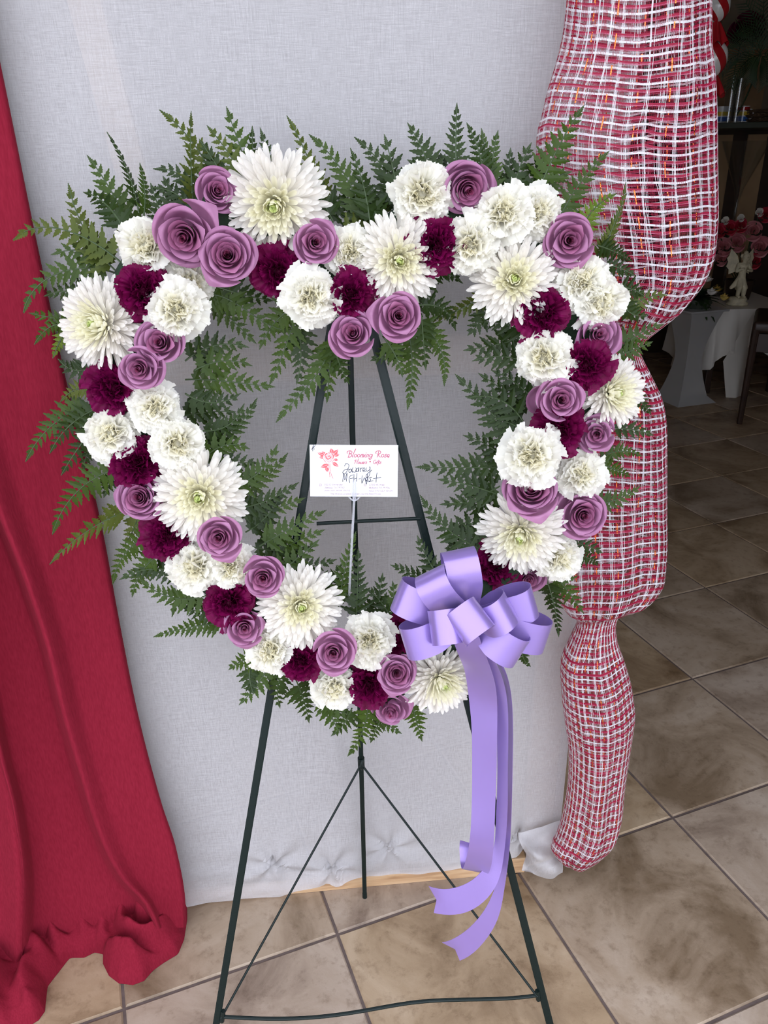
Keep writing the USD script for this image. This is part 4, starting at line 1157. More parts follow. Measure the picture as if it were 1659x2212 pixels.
    ([(440, 1000), (500, 1000), (560, 1000)], 52, 'dark', .1, 'dark fern frond level with the top of the daisy-like chrysanthemum, inside left'),
    ([(500, 1050), (560, 1020), (600, 960)], 50, 'mid', .1, 'fern frond pointing up just left of its longer neighbour, inside left'),
    ([(520, 1120), (590, 1100), (660, 1075)], 50, 'mid', 0, 'fern frond reaching the left easel leg under the middle one, inside left'),
    ([(540, 1180), (610, 1190), (680, 1180)], 52, 'dark', .1, 'dark fern frond above the upright rose, inside left'),
    ([(600, 1240), (650, 1200), (690, 1165)], 48, 'mid', .1, 'fern frond leaning up right over the round chrysanthemum'),
    ([(700, 1310), (715, 1265), (740, 1215)], 46, 'dark', .1, 'dark fern frond left of the upright one before the card pick'),
    ([(840, 1340), (850, 1300), (848, 1255)], 42, 'mid', .2, 'fern frond rising right behind the left loops of the bow'),
    ([(470, 620), (540, 640), (590, 650)], 52, 'dark', .1, 'dark fern frond level under the burgundy carnation of the left lobe'),
    ([(640, 700), (650, 760), (640, 830)], 50, 'dark', .1, 'dark fern frond hanging beside the left easel leg at the dip'),
    ([(830, 730), (855, 770), (870, 815)], 44, 'mid', .1, 'fern frond hanging below the upper right rose of the dip'),
    ([(900, 660), (960, 670), (985, 715)], 44, 'dark', .2, 'dark fern frond curling right of the upper right rose of the dip'),
    ([(1060, 650), (1040, 690), (1010, 725)], 50, 'dark', .1, 'dark fern frond under the drooping chrysanthemum, inside right'),
    ([(1130, 780), (1080, 770), (1020, 780)], 52, 'dark', .1, 'dark fern frond level below the inner right white carnation'),
    ([(1130, 910), (1070, 860), (1010, 860)], 56, 'dark', .1, 'dark fern frond left of the loose rose petal, inside right'),
    ([(1100, 1000), (1050, 960), (1000, 940)], 54, 'dark', .1, 'dark fern frond above the level one, inside right'),
    ([(1080, 1050), (1010, 1080), (950, 1090)], 54, 'dark', 0, 'dark fern frond sagging under the side-seen rose, inside right'),
    ([(1060, 1150), (1010, 1160), (960, 1200)], 50, 'dark', .1, 'dark fern frond drooping left just over the top bow loop'),
    ([(250, 560), (170, 540), (110, 550)], 54, 'mid', .1, 'fern frond level at the left between the long olive one and the arching one'),
    ([(200, 650), (150, 630), (95, 640)], 48, 'dark', .1, 'dark fern frond at the left just above the far left chrysanthemum rim'),
    ([(270, 500), (215, 430), (180, 415)], 52, 'dark', .2, 'dark fern frond deep behind the top left white carnation'),
    ([(370, 470), (365, 410), (352, 380)], 44, 'dark', .1, 'dark fern frond behind the largest rose, top left'),
    ([(640, 440), (650, 400), (660, 350)], 46, 'dark', .1, 'dark fern frond at the left end of the dip, upright'),
    ([(820, 480), (800, 430), (790, 380)], 52, 'dark', .1, 'dark fern frond mid dip, behind the leaning ones'),
    ([(1020, 400), (960, 350), (940, 330)], 48, 'dark', .1, 'dark fern frond low behind the topmost right rose'),
    ([(1140, 430), (1160, 370), (1190, 330)], 56, 'dark', .1, 'dark fern frond left of the big bright one by the net'),
    ([(1340, 650), (1370, 680), (1400, 680)], 42, 'dark', .1, 'dark fern frond between the two pale ones by the net pinch'),
    ([(210, 920), (190, 970), (180, 1020)], 44, 'dark', .2, 'dark fern frond hanging close under the leftmost white carnation'),
    ([(340, 1200), (310, 1230), (285, 1290)], 44, 'mid', .1, 'fern frond drooping lower left, just right of the drape'),
    ([(480, 1320), (430, 1320), (390, 1310)], 42, 'dark', .1, 'dark fern frond behind the lower left burgundy carnation'),
    ([(540, 1440), (540, 1470), (548, 1500)], 42, 'dark', .1, 'dark fern frond left of the easel leg under the heart'),
    ([(760, 1530), (745, 1560), (715, 1590)], 42, 'dark', .1, 'dark fern frond at the tip of the heart pointing down left'),
    ([(830, 1540), (815, 1570), (800, 1605)], 38, 'dark', .1, 'dark fern frond at the tip of the heart, right of the lowest'),
]
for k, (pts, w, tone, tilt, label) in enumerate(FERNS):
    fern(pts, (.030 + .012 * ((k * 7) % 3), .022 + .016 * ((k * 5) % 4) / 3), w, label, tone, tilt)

# ================================================================ ribbon bow
BC = pl(1012, 1335, .135)
bow = thing('ribbon_bow', 'lavender satin ribbon bow with ten loops and three long tails, lower right of the heart', 'bow', at=BC)
RW = 0.0425


def strip(c, wv, w=RW, t=0.0005):
    """a ribbon along the points c, wv: its width direction at each"""
    c, wv = np.asarray(c), np.asarray(wv)
    wv = wv / np.linalg.norm(wv, axis=1)[:, None]
    v = np.stack([c - wv * w / 2, c - wv * w / 4, c, c + wv * w / 4, c + wv * w / 2], 1).reshape(-1, 3)
    v, f = thick(v, grid_faces(len(c), 5), t)
    return v - BC, f


def loop(E, A, B, off, R, back=0.0):
    e = pl(*E, off)
    d = e - (BC - EN * back)
    L = np.linalg.norm(d)
    d = d / L
    w = pl(*B, off) - pl(*A, off)
    w = unit(w - d * np.dot(w, d))
    n = np.cross(d, w)
    th = np.linspace(0, 2 * math.pi, 61)
    x = L * (1 - np.cos(th)) / 2
    x = L * (x / L) ** .82
    y = R * np.sin(th) * (np.sin(th / 2) ** .9) * 1.25
    c = BC - EN * back + x[:, None] * d + y[:, None] * n
    # the ribbon is pinched to a knot at the middle
    pin = .35 + .65 * np.clip(x / L / .55, 0, 1) ** .7
    v = np.stack([c + w * (RW / 2 * q) * pin[:, None] for q in (-1, -.5, 0, .5, 1)], 1).reshape(-1, 3)
    v, f = thick(v, grid_faces(61, 5), .0005)
    return v - BC, f


LOOPS = [((990, 1190), (952, 1214), (1027, 1176), .145, .023, .0), ((928, 1243), (905, 1255), (962, 1258), .165, .023, .0), ((856, 1283), (846, 1252), (866, 1322), .135, .024, .004),
         ((873, 1391), (853, 1360), (893, 1424), .160, .021, .0), ((943, 1357), (926, 1322), (962, 1392), .190, .021, -.01), ((1014, 1340), (990, 1305), (1034, 1366), .205, .022, -.02),
         ((1100, 1318), (1084, 1283), (1112, 1356), .175, .023, -.005), ((1155, 1294), (1150, 1268), (1170, 1324), .140, .021, .0), ((1183, 1374), (1176, 1336), (1194, 1410), .140, .024, .004),
         ((1127, 1412), (1142, 1380), (1120, 1440), .170, .022, .0)]
for q in LOOPS:
    obj('loop', loop(*q), 'satin_lavender', bow, smooth=60)
obj('knot', (lambda vf: (vf[0] - BC, vf[1]))(tube([BC - EX * .012, BC, BC + EX * .012], [.010, .013, .010], 12)), 'satin_lavender', bow, smooth=True)


def tail(L, R, n=70, notch=0.0):
    """a hanging tail between its two edges: (x, y, distance before the leg plane)"""
    a, b = spline([pl(*p) for p in L], n), spline([pl(*p) for p in R], n)
    v = np.stack([a * (1 - q) + b * q for q in (0, .25, .5, .75, 1)], 1)
    if notch:
        d = unit(v[-1, 2] - v[-6, 2])
        for k, s in ((1, .5), (2, 1.0), (3, .5)):
            v[-1, k] -= d * notch * s
            v[-2, k] -= d * notch * s * .75
            v[-3, k] -= d * notch * s * .5
    v, f = thick(v.reshape(-1, 3), grid_faces(n, 5), .0005)
    return v - BC, f


obj('tail', tail([(975, 1370, .15), (993, 1420, .135), (1004, 1450, .11), (1012, 1500, .095), (1018, 1560, .092), (1020, 1640, .09), (1019, 1740, .09), (1014, 1820, .09), (1005, 1862, .075), (996, 1872, .05), (993, 1845, .035), (994, 1815, .03)],
                 [(1035, 1375, .165), (1055, 1430, .15), (1070, 1480, .125), (1074, 1520, .112), (1074, 1580, .108), (1073, 1650, .104), (1070, 1740, .102), (1066, 1830, .10), (1058, 1880, .085), (1049, 1882, .06), (1046, 1858, .045), (1046, 1830, .04)]), 'satin_lavender', bow, smooth=60)
obj('tail', tail([(1022, 1370, .14), (1045, 1415, .11), (1062, 1460, .09), (1072, 1520, .075), (1074, 1600, .07), (1074, 1700, .068), (1071, 1780, .066), (1060, 1850, .07), (1030, 1893, .08), (985, 1917, .085), (950, 1920, .085), (926, 1914, .08)],
                 [(1040, 1385, .12), (1075, 1440, .10), (1092, 1490, .085), (1098, 1560, .078), (1097, 1650, .075), (1096, 1760, .072), (1088, 1850, .072), (1073, 1910, .078), (1042, 1950, .085), (1002, 1972, .09), (965, 1976, .09), (937, 1972, .085)], notch=.008), 'satin_lavender', bow, smooth=60)
obj('tail', tail([(1040, 1380, .12), (1068, 1425, .085), (1085, 1470, .06), (1090, 1540, .05), (1090, 1640, .045), (1088, 1750, .045), (1082, 1840, .05), (1068, 1920, .055), (1040, 1975, .06), (1003, 2013, .065), (975, 2030, .065), (955, 2036, .06)],
                 [(1052, 1392, .10), (1090, 1445, .085), (1104, 1500, .075), (1108, 1570, .07), (1107, 1670, .065), (1104, 1780, .06), (1098, 1860, .058), (1088, 1930, .058), (1075, 1985, .06), (1045, 2035, .062), (1020, 2060, .064), (993, 2075, .062)], notch=.008), 'satin_lavender', bow, smooth=60)

# ================================================================ florist's card on a clear pick
CO = .078
CK = 6.38


def cmap(x, y, off=0.0):
    return pl(640 + x / CK, 930 + y / CK, CO + off)


cc = [(183, 195), (1405, 200), (1395, 915), (192, 908)]
card = thing('florist_card', 'white printed florist card with a red rose emblem and handwriting, held up inside the heart', 'card', at=cmap(800, 555))
C0 = cmap(800, 555)
cvs = [cmap(*p, o) - C0 for o in (0, -.0006) for p in cc]
obj('paper', (np.array(cvs), np.array([(0, 2, 1), (0, 3, 2), (4, 5, 6), (4, 6, 7)] + [q for k in range(4) for q in ((k, (k + 1) % 4, 4 + (k + 1) % 4), (k, 4 + (k + 1) % 4, 4 + k))])), 'card_white', card)


def printed(name, geom, m, label=None, lift=.00025):
    parts = []
    for g_ in getattr(geom, 'geoms', [geom]):
        if g_.is_empty or g_.area < 2:
            continue
        e = trimesh.creation.extrude_polygon(g_, 1.0, engine='earcut')
        v = np.array([cmap(x, y, .00004 + z * lift) - C0 for x, y, z in np.array(e.vertices)])
        parts.append((v, np.array(e.faces)))
    obj(name, join(parts), m, card, label=label)


GLY = {'B': (.68, [[(.15, 0), (.28, 1)], [(-.05, .62), (-.1, .85), (.1, 1.02), (.45, 1.0), (.55, .8), (.42, .58), (.2, .52)], [(.2, .52), (.5, .48), (.55, .22), (.38, .02), (.12, 0)]]),
       'l': (.2, [[(.16, 1), (.0, .15), (.02, .02), (.1, .05)]]), 'o': (.42, [[(.18, 0), (.05, .1), (.04, .35), (.18, .5), (.32, .38), (.31, .12), (.18, 0)]]),
       'm': (.58, [[(.02, 0), (.08, .45)], [(.07, .33), (.2, .48), (.26, .4), (.2, 0)], [(.24, .3), (.36, .48), (.44, .4), (.38, .05), (.46, .02)]]),
       'i': (.18, [[(.07, .45), (.02, .05), (.1, .02)], [(.08, .66), (.1, .70)]]), 'n': (.38, [[(.02, 0), (.08, .45)], [(.07, .33), (.2, .48), (.28, .4), (.22, .05), (.3, .02)]]),
       'g': (.42, [[(.18, 0), (.05, .1), (.04, .35), (.18, .5), (.32, .38), (.31, .12), (.18, 0)], [(.34, .46), (.28, -.25), (.12, -.36), (.0, -.25), (.14, -.14)]]),
       'R': (.68, [[(.15, 0), (.28, 1)], [(-.05, .62), (-.1, .85), (.1, 1.02), (.45, 1), (.55, .78), (.4, .55), (.2, .52)], [(.3, .52), (.45, .1), (.6, .02)]]),
       's': (.34, [[(.28, .42), (.16, .5), (.06, .38), (.22, .22), (.2, .05), (.05, 0), (-.02, .08)]]), 'e': (.38, [[(.04, .22), (.28, .3), (.22, .48), (.08, .42), (.02, .18), (.12, 0), (.3, .08)]]),
       'F': (.6, [[(.12, 0), (.2, .5), (.28, .95)], [(0, .8), (.15, .98), (.6, .98)], [(.18, .5), (.45, .52)]]), 'w': (.5, [[(0, .45), (.02, .05), (.1, .02), (.2, .4)], [(.2, .4), (.22, .05), (.32, .02), (.42, .46)]]),
       'r': (.3, [[(.02, 0), (.08, .45)], [(.06, .3), (.18, .48), (.26, .44)]]), 'G': (.66, [[(.5, .85), (.35, 1), (.1, .85), (0, .45), (.12, .05), (.35, .02), (.5, .2), (.52, .42)], [(.3, .42), (.58, .44)]]),
       'f': (.28, [[(.3, .95), (.2, 1), (.12, .6), (.02, -.3)], [(0, .45), (.26, .47)]]), 't': (.24, [[(.14, .8), (.06, .08), (.16, .02)], [(0, .48), (.24, .49)]])}


def curve(pts, w):
    p = spline(pts, 14) if len(pts) > 2 else np.array(pts, float)
    return LineString(p).buffer(w / 2, quad_segs=3)


def script(text, x, y, sx, sy, w):
    out = []
    for ch in text:
        adv, st = GLY[ch]
        out += [curve([(x + (px + .12 * py) * sx, y - py * sy) for px, py in s], w) for s in st]
        x += adv * sx
    return unary_union(out)


printed('shop_title', unary_union([script('Blooming', 700, 368, 106, 84, 9.5), script('Rose', 1096, 368, 106, 84, 9.5)]), 'print_rose', 'rose red script lettering across the top')
printed('shop_line', unary_union([script('Flowers', 795, 456, 66, 50, 7), Point(1018, 428).buffer(11), script('Gifts', 1060, 456, 66, 50, 7)]), 'print_rose', 'smaller rose red script line with a dot')


def leafpoly(x, y, L, Wd, ang):
    a = [(0, 0)] + [(t * L, Wd * math.sin(math.pi * t ** .8) * (1 if k % 2 else .86)) for k, t in enumerate(np.linspace(.1, .92, 9))] + [(L, 0)] + [(t * L, -Wd * math.sin(math.pi * t ** .8) * (1 if k % 2 else .86)) for k, t in enumerate(np.linspace(.92, .1, 9))]
    p = affinity.rotate(Polygon(a), ang, origin=(0, 0))
    v = affinity.rotate(LineString([(L * .12, 0), (L * .9, 0)]).buffer(2.5), ang, origin=(0, 0))
    return affinity.translate(p.difference(v), x, y)


lv = [leafpoly(500, 320, 80, 30, -110), leafpoly(515, 330, 92, 28, -48), leafpoly(520, 345, 78, 24, -12), leafpoly(400, 340, 70, 22, -130), leafpoly(395, 345, 110, 24, -160), leafpoly(390, 365, 75, 22, 175), leafpoly(500, 440, 100, 26, 35), leafpoly(440, 470, 110, 30, 160), leafpoly(415, 500, 75, 24, 80), leafpoly(520, 400, 60, 20, 10)]
bloom = affinity.scale(Point(448, 375).buffer(80), .95, .92)
wl = []
for k in range(5):
    r0 = 14 + 13 * k
    a0 = k * 100
    wl.append(LineString([(448 + (r0 + 3 * math.sin(t * 2)) * math.cos(t), 360 + r0 * .9 * math.sin(t)) for t in np.radians(np.linspace(a0, a0 + 250, 26))]).buffer(4.5))
wl += [curve([(375, 330), (395, 410), (450, 445), (505, 405), (525, 330)], 12), curve([(385, 400), (440, 430), (470, 425)], 8), curve([(415, 300), (450, 320), (500, 300)], 7)]
stems = unary_union([curve([(445, 455), (450, 540), (464, 640)], 5), curve([(465, 455), (470, 560), (506, 660)], 5), curve([(420, 450), (440, 480), (448, 500)], 4)])
printed('rose_emblem', unary_union([bloom.difference(unary_union(wl)), unary_union(lv).difference(bloom.buffer(3)), stems]), 'print_red', 'coral red printed rose with leaves and two stems')
HW = [[(665, 490), (700, 455), (726, 472), (715, 520), (690, 575), (655, 606), (640, 585), (655, 552), (700, 530), (742, 536)], [(762, 535), (740, 530), (722, 560), (735, 580), (758, 555), (770, 530), (768, 572), (780, 578)], [(784, 510), (788, 572), (802, 575), (820, 512)],
      [(852, 520), (830, 530), (822, 565), (838, 572), (858, 540), (864, 512), (862, 566)], [(884, 515), (888, 570)], [(886, 542), (902, 518), (916, 516)], [(920, 550), (946, 530), (935, 512), (918, 536), (926, 568), (956, 560)], [(966, 512), (975, 558), (995, 553), (1012, 498)], [(1012, 498), (1018, 560), (1005, 620), (980, 652), (962, 640), (985, 590), (1040, 545)],
      [(640, 705), (660, 612), (668, 680), (692, 606), (690, 702)], [(738, 718), (746, 625), (800, 612)], [(742, 662), (782, 655)], [(790, 712), (796, 622)], [(836, 590), (830, 702)], [(796, 668), (832, 655)], [(860, 666), (886, 662)],
      [(908, 622), (914, 708), (940, 650), (956, 702), (982, 600)], [(955, 684), (988, 664), (976, 640), (956, 660), (966, 697), (1000, 690)], [(1040, 648), (1012, 655), (1026, 676), (1008, 700), (1060, 690)], [(1112, 582), (1098, 712)], [(1060, 662), (1110, 655), (1166, 648)],
      [(226, 222), (228, 284)], [(234, 198), (246, 262)], [(206, 262), (262, 206)]]
printed('handwriting', unary_union([curve(p, 6.5) for p in HW]), 'ink', 'dark pen handwriting')


def lines(text, x, y, h, width):
    m = meshkit.text_mesh(text, h, 1.0)
    v = np.array(m.vertices)
    k = width / (v[:, 0].max() - v[:, 0].min())
    return np.array([cmap(x + a * k, y - b, .00004 + .0002 * (c > .5)) - C0 for a, b, c in v]), np.array(m.faces)


obj('address', join([lines('302 E. University', 385, 757, 22, 252), lines('Odessa, TX 79762', 385, 797, 22, 275), lines('(432) 337-ROSE (7673)', 385, 837, 22, 352)]), 'print_mauve', card)
obj('address', join([lines('1705 W. Wall', 1002, 758, 22, 208), lines('Midland, TX 79704', 1000, 800, 22, 285), lines('(432) 570-LILY (5459)', 997, 841, 22, 330)]), 'print_mauve', card)
obj('slogan', lines('The Worse Location in Town, but the Best Prices', 470, 884, 21, 690), 'print_mauve', card)
for x, y in ((318, 736), (934, 734)):
    sq = shapely.box(x, y, x + 30, y + 29)
    printed('tick_box', sq.difference(sq.buffer(-3.5)), 'print_mauve')
pick = thing('card_pick', 'clear plastic card pick standing in the heart below the white card', 'card pick', at=cmap(800, 1000))
K0 = cmap(800, 1000)


def rod(pts, r, flat=1.0, n=8):
    v, f = tube(pts, r, n, flat=flat)
    return v - K0, f


obj('prong', rod([cmap(805, 680, .0035), cmap(800, 800, .004), cmap(797, 930, .003)], .0016, .6), 'clear_plastic', pick)
obj('prong', rod([cmap(785, 700, .0025), cmap(772, 850, .0025), cmap(786, 950, .001)], .0008), 'clear_plastic', pick)
obj('prong', rod([cmap(822, 700, .0025), cmap(832, 850, .0025), cmap(816, 950, .001)], .0008), 'clear_plastic', pick)
obj('back_fork', rod(spline([cmap(690, 880, -.003), cmap(740, 930, -.002), cmap(800, 965, 0), cmap(860, 930, -.002), cmap(905, 880, -.003)], 20), .0011), 'clear_plastic', pick)
obj('shaft', rod([cmap(798, 940, 0), cmap(782, 1250, -.012), pl(758, 1210, .05), pl(752, 1330, .035)], .0023, .7), 'clear_plastic', pick)

# ================================================================ the dim shop behind
S3 = lambda x, y, d: aty(x, y, d)


def ball(c, r, sub=3, scale=(1, 1, 1)):
    m = trimesh.creation.icosphere(sub, 1.0)
    return np.array(m.vertices) * np.asarray(scale) * r + c, np.array(m.faces)


# pedestal: four-sided, pinched waist, silver foil
pb, pt_ = gp(1481, 868), S3(1500, 672, 4.60)
ph = pt_[2]
pd = thing('silver_pedestal', 'tall silver foil pedestal with pinched waist standing on the tiles in the dim shop', 'pedestal', at=(pb[0], pb[1] + .06, 0))
pr = []
for t in np.linspace(0, 1, 16):
    w = .055 + .075 * abs(t - .48) ** 1.5 * 2.2 + .03 * (t < .05)
    pr.append((w, t * ph))
V = np.array([(w * a, w * b, z) for w, z in pr for a, b in ((-1, -1), (0, -1), (1, -1), (1, 0), (1, 1), (0, 1), (-1, 1), (-1, 0))])
R_ = trimesh.transformations.rotation_matrix(.32, [0, 0, 1])[:3, :3]
obj('column', (V @ R_.T, grid_faces(16, 8, True)), 'silver_foil', pd, smooth=35)
obj('top_plate', (lambda q: (q[0] @ R_.T, q[1]))(rbox((-.135, -.135, ph - .012), (.135, .135, ph), .003)), 'silver_foil', pd)
# leafy arrangement on the pedestal
ar = thing('flower_arrangement', 'low leafy arrangement with small pale roses sitting on the silver pedestal', 'flower arrangement', at=(pb[0], pb[1] + .06, ph))
rr_ = random.Random(5)
bl, ff_ = [], []
obj('bowl', lathe([(.02, 0), (.07, .0), (.09, .03), (.08, .05)], 20), 'shelf_green', ar)
for k in range(60):
    a, e, L = rr_.uniform(0, 6.28), rr_.uniform(-.5, .9), rr_.uniform(.09, .18)
    v, f = pinna(L, L * .24, 4, .35, .3, rr_)
    c, s = math.cos(e), math.sin(e)
    v = np.stack([v[:, 0] * c - v[:, 2] * s, v[:, 1], v[:, 0] * s + v[:, 2] * c + .05], 1)
    c, s = math.cos(a), math.sin(a)
    bl.append((np.stack([v[:, 0] * c - v[:, 1] * s, v[:, 0] * s + v[:, 1] * c, v[:, 2]], 1), f))
obj('foliage', join(bl), 'palm_green', ar, kind='stuff')
for k, (a, h, d, m) in enumerate(((.3, .10, .13, 'silk_yellow'), (-.6, .07, .15, 'silk_yellow'), (-1.4, .11, .14, 'linen_white'), (-2.2, .12, .12, 'silk_pink'), (2.4, .16, .06, 'silk_pink'), (-1.0, .17, .05, 'linen_white'))):
    ps = join([(v * .035 + (d * math.cos(a), d * math.sin(a), h), f) for v, f, q in rose_petals(40 + k, 1.0, 9)])
    obj('silk_rose', ps, m, ar, smooth=True)
# table under a white cloth
tz = S3(1628, 668, 4.80)[2]
tx0, tx1 = S3(1525, 668, 4.95)[0], S3(1632, 668, 4.80)[0]
ty0, ty1 = 4.82, 5.46
tb_ = thing('display_table', 'small dark-legged display table hidden under a white cloth in the dim shop', 'table', at=(tx0, ty0, 0))
obj('tabletop', rbox((0, 0, tz - .03), (tx1 - tx0 + .25, ty1 - ty0, tz - .004), .004), 'dark_wood', tb_)
for x in (.04, tx1 - tx0 + .21):
    for y in (.04, ty1 - ty0 - .04):
        obj('leg', rbox((x - .02, y - .02, 0), (x + .02, y + .02, tz - .03), .004), 'dark_wood', tb_)
cl = []
m_ = 60
path = [(tx0 - .01, ty1)] + [(tx0 - .012, y) for y in np.linspace(ty1 - .05, ty0, 16)] + [(x, ty0 - .012) for x in np.linspace(tx0, tx1 + .25, 24)]
for j in range(14):
    for i, (x, y) in enumerate(path):
        t = i / (len(path) - 1)
        drop = .36 + .10 * math.sin(t * 7) - .05 * t
        z = tz - drop * j / 13
        w = .025 * math.sin(t * 46 + .5) * (j / 13) + .012 * math.sin(t * 90) * (j / 13)
        nx, ny = (-1, 0) if i < 17 else (0, -1)
        cl.append((x + nx * (w + .03 * j / 13), y + ny * (w + .03 * j / 13), z))
tc_ = thing('table_cloth', 'white cloth hanging in folds from the display table, under the fairy statue', 'tablecloth')
obj('drop', (np.array(cl), grid_faces(14, len(path))), 'linen_white', tc_, smooth=True)
obj('top', box((tx0 - .01, ty0 - .01, tz - .004), (tx1 + .26, ty1, tz + .001)), 'linen_white', tc_)
ca, cb, c3, c4 = S3(1632, 668, 4.80), S3(1562, 780, 4.76), S3(1568, 862, 4.75), S3(1600, 858, 4.78)
c5 = S3(1616, 760, 4.78)
fold = np.array([ca, ca * .5 + c5 * .5, c5, ca * .5 + cb * .5 - [0, .03, 0], (cb + c5) / 2 - [0, .03, 0], (c5 + c4) / 2, cb, (cb + c3) / 2 - [0, .02, 0], (c3 + c4) / 2 - [0, .02, 0], c3, c3 * .6 + c4 * .4, c4])
obj('turned_corner', (np.array([ca, c5, cb, (cb + c5) / 2 - [0, .03, 0], (c3 + c4) / 2 - [0, .03, 0], c3, c4]), np.array([(0, 2, 3), (0, 3, 1), (2, 5, 4), (2, 4, 3), (3, 4, 6), (3, 6, 1)])), 'linen_white', tc_, smooth=True)

# fairy statue on a round base
fb = np.array([S3(1592, 655, 4.95)[0], 4.95, tz + .001])
fs = thing('fairy_statue', 'cream resin winged fairy statue on a round base, on the white clothed table', 'statue', at=fb)
hgt = S3(1597, 538, 4.95)[2] - tz
u_ = hgt / .30
obj('base', (lambda q: (q[0] * u_, q[1]))(lathe([(.0, 0), (.055, 0), (.058, .012), (.045, .022), (.050, .034), (.040, .045), (.0, .046)], 24)), 'resin_cream', fs, smooth=True)
J = {'hip': ((0, 0, .14), .024), 'waist': ((.002, 0, .17), .018), 'chest': ((.0, -.004, .205), .023), 'neck': ((.002, -.004, .232), .009), 'head': ((.006, -.012, .258), .021),
     'shl': ((-.026, -.004, .218), .011), 'ell': ((-.040, -.022, .185), .008), 'hal': ((-.012, -.040, .200), .007), 'shr': ((.026, -.004, .218), .011), 'elr': ((.042, -.018, .186), .008), 'har': ((.014, -.040, .190), .007),
     'knl': ((-.014, -.032, .100), .015), 'ftl': ((-.010, -.012, .052), .010), 'tol': ((-.012, -.036, .050), .007), 'knr': ((.016, -.026, .098), .015), 'ftr': ((.018, -.020, .050), .010), 'tor': ((.018, -.044, .048), .007), 'sk1': ((-.045, .004, .095), .010), 'sk2': ((.040, .01, .090), .010), 'sk3': ((0, .03, .090), .014)}
BO = [('hip', 'waist'), ('waist', 'chest'), ('chest', 'neck'), ('neck', 'head'), ('chest', 'shl'), ('shl', 'ell'), ('ell', 'hal'), ('chest', 'shr'), ('shr', 'elr'), ('elr', 'har'), ('hip', 'knl'), ('knl', 'ftl'), ('ftl', 'tol'), ('hip', 'knr'), ('knr', 'ftr'), ('ftr', 'tor'), ('hip', 'sk1'), ('hip', 'sk2'), ('hip', 'sk3')]
fm = None
for a, b in BO:
    s = m3.Manifold.batch_hull([m3.Manifold.sphere(J[k][1], 14).translate(J[k][0]) for k in (a, b)])
    fm = s if fm is None else fm + s
for dx, dy, dz, r in ((.006, -.034, .258, .004), (.02, .004, .266, .012), (-.010, .006, .262, .012), (.004, .012, .25, .014), (.004, -.002, .278, .013)):
    fm = fm + m3.Manifold.sphere(r, 10).translate((dx, dy, dz))
fm = fm.refine_to_length(.006)
q = fm.to_mesh()
ft = trimesh.Trimesh(np.array(q.vert_properties[:, :3]), np.array(q.tri_verts))
trimesh.smoothing.filter_taubin(ft, iterations=8)
obj('figure', (np.array(ft.vertices) * u_, np.array(ft.faces)), 'resin_cream', fs, smooth=True)
for sd in (-1, 1):
    wpts = Polygon([(0, .19), (.02, .25), (.052, .285), (.058, .25), (.066, .235), (.058, .215), (.064, .19), (.05, .175), (.048, .15), (.02, .165)])
    e = trimesh.creation.extrude_polygon(wpts, .006, engine='earcut')
    v = np.array(e.vertices)
    v = np.stack([sd * (v[:, 0] + .008), .016 + v[:, 0] * .5 + v[:, 2], v[:, 1] + .012], 1)
    obj('wing', (v * u_, np.array(e.faces) if sd > 0 else np.array(e.faces)[:, ::-1]), 'resin_cream', fs)
# wrapped red and pink silk flowers behind the statue
sb = np.array([S3(1600, 600, 5.18)[0], 5.18, tz + .001])
sf = thing('silk_bouquet', 'bunch of red and pink silk flowers standing behind the fairy statue', 'bouquet', at=sb)
obj('pot', lathe([(0, 0), (.07, 0), (.09, .12), (.085, .12), (.06, .01)], 20), 'dark_wood', sf, smooth=True)
for k, (x, y, r, m) in enumerate(((1552, 500, 16, 'silk_red'), (1575, 492, 17, 'silk_red'), (1600, 488, 16, 'silk_red'), (1625, 500, 22, 'silk_pink'), (1652, 466, 18, 'silk_red'), (1562, 535, 20, 'silk_pink'), (1590, 525, 22, 'silk_pink'), (1640, 535, 22, 'silk_pink'), (1628, 565, 18, 'silk_red'), (1556, 560, 16, 'silk_pink'), (1600, 472, 9, 'linen_white'), (1566, 478, 9, 'linen_white'), (1640, 460, 10, 'linen_white'))):
    c = S3(x, y, 5.12) - sb
    s = r / pxm(S3(x, y, 5.12))
    R2 = frame_to(unit(CAM - (c + sb)) + [0, 0, .3])
    obj('silk_flower', join([((v * s) @ R2.T + c, f) for v, f, q in rose_petals(60 + k, 1.0, 12)]), m, sf, smooth=True)
    obj('stem', tube([c - R2[:, 2] * s * .5, c * .5 + [0, 0, .05], [0, 0, .08]], .003, 5), 'palm_green', sf)
# chair in dark wood at the right
lx = gp(1597, 915)
chz = S3(1600, 712, lx[1])[2]
ch = thing('wooden_chair', 'dark wood chair at the right edge beside the white clothed table', 'chair', at=(lx[0], lx[1], 0))
q4 = [(0, 0), (.30, -.14), (.48, .24), (.18, .38)]
for x, y in q4:
    obj('leg', tube([(x, y, 0), (x, y, chz * .5), (x, y, chz)], [.015, .019, .022], 10), 'dark_wood', ch)
sp = m3.Manifold.batch_hull([m3.Manifold.sphere(.02, 12).translate((x, y, z)) for x, y in q4 for z in (chz, chz + .025)]).to_mesh()
obj('seat', (np.array(sp.vert_properties[:, :3]), np.array(sp.tri_verts)), 'dark_wood', ch, smooth=40)
for a, b in ((0, 1), (0, 3), (1, 2), (3, 2)):
    a, b = np.array([*q4[a], chz - .07]), np.array([*q4[b], chz - .07])
    d = unit(b - a)
    obj('apron', (lambda q: (q[0] @ np.stack([d, [-d[1], d[0], 0], [0, 0, 1]], 1).T + a, q[1]))(rbox((0, -.009, -.05), (np.linalg.norm(b - a), .009, .05), .003)), 'dark_wood', ch)
bp = []
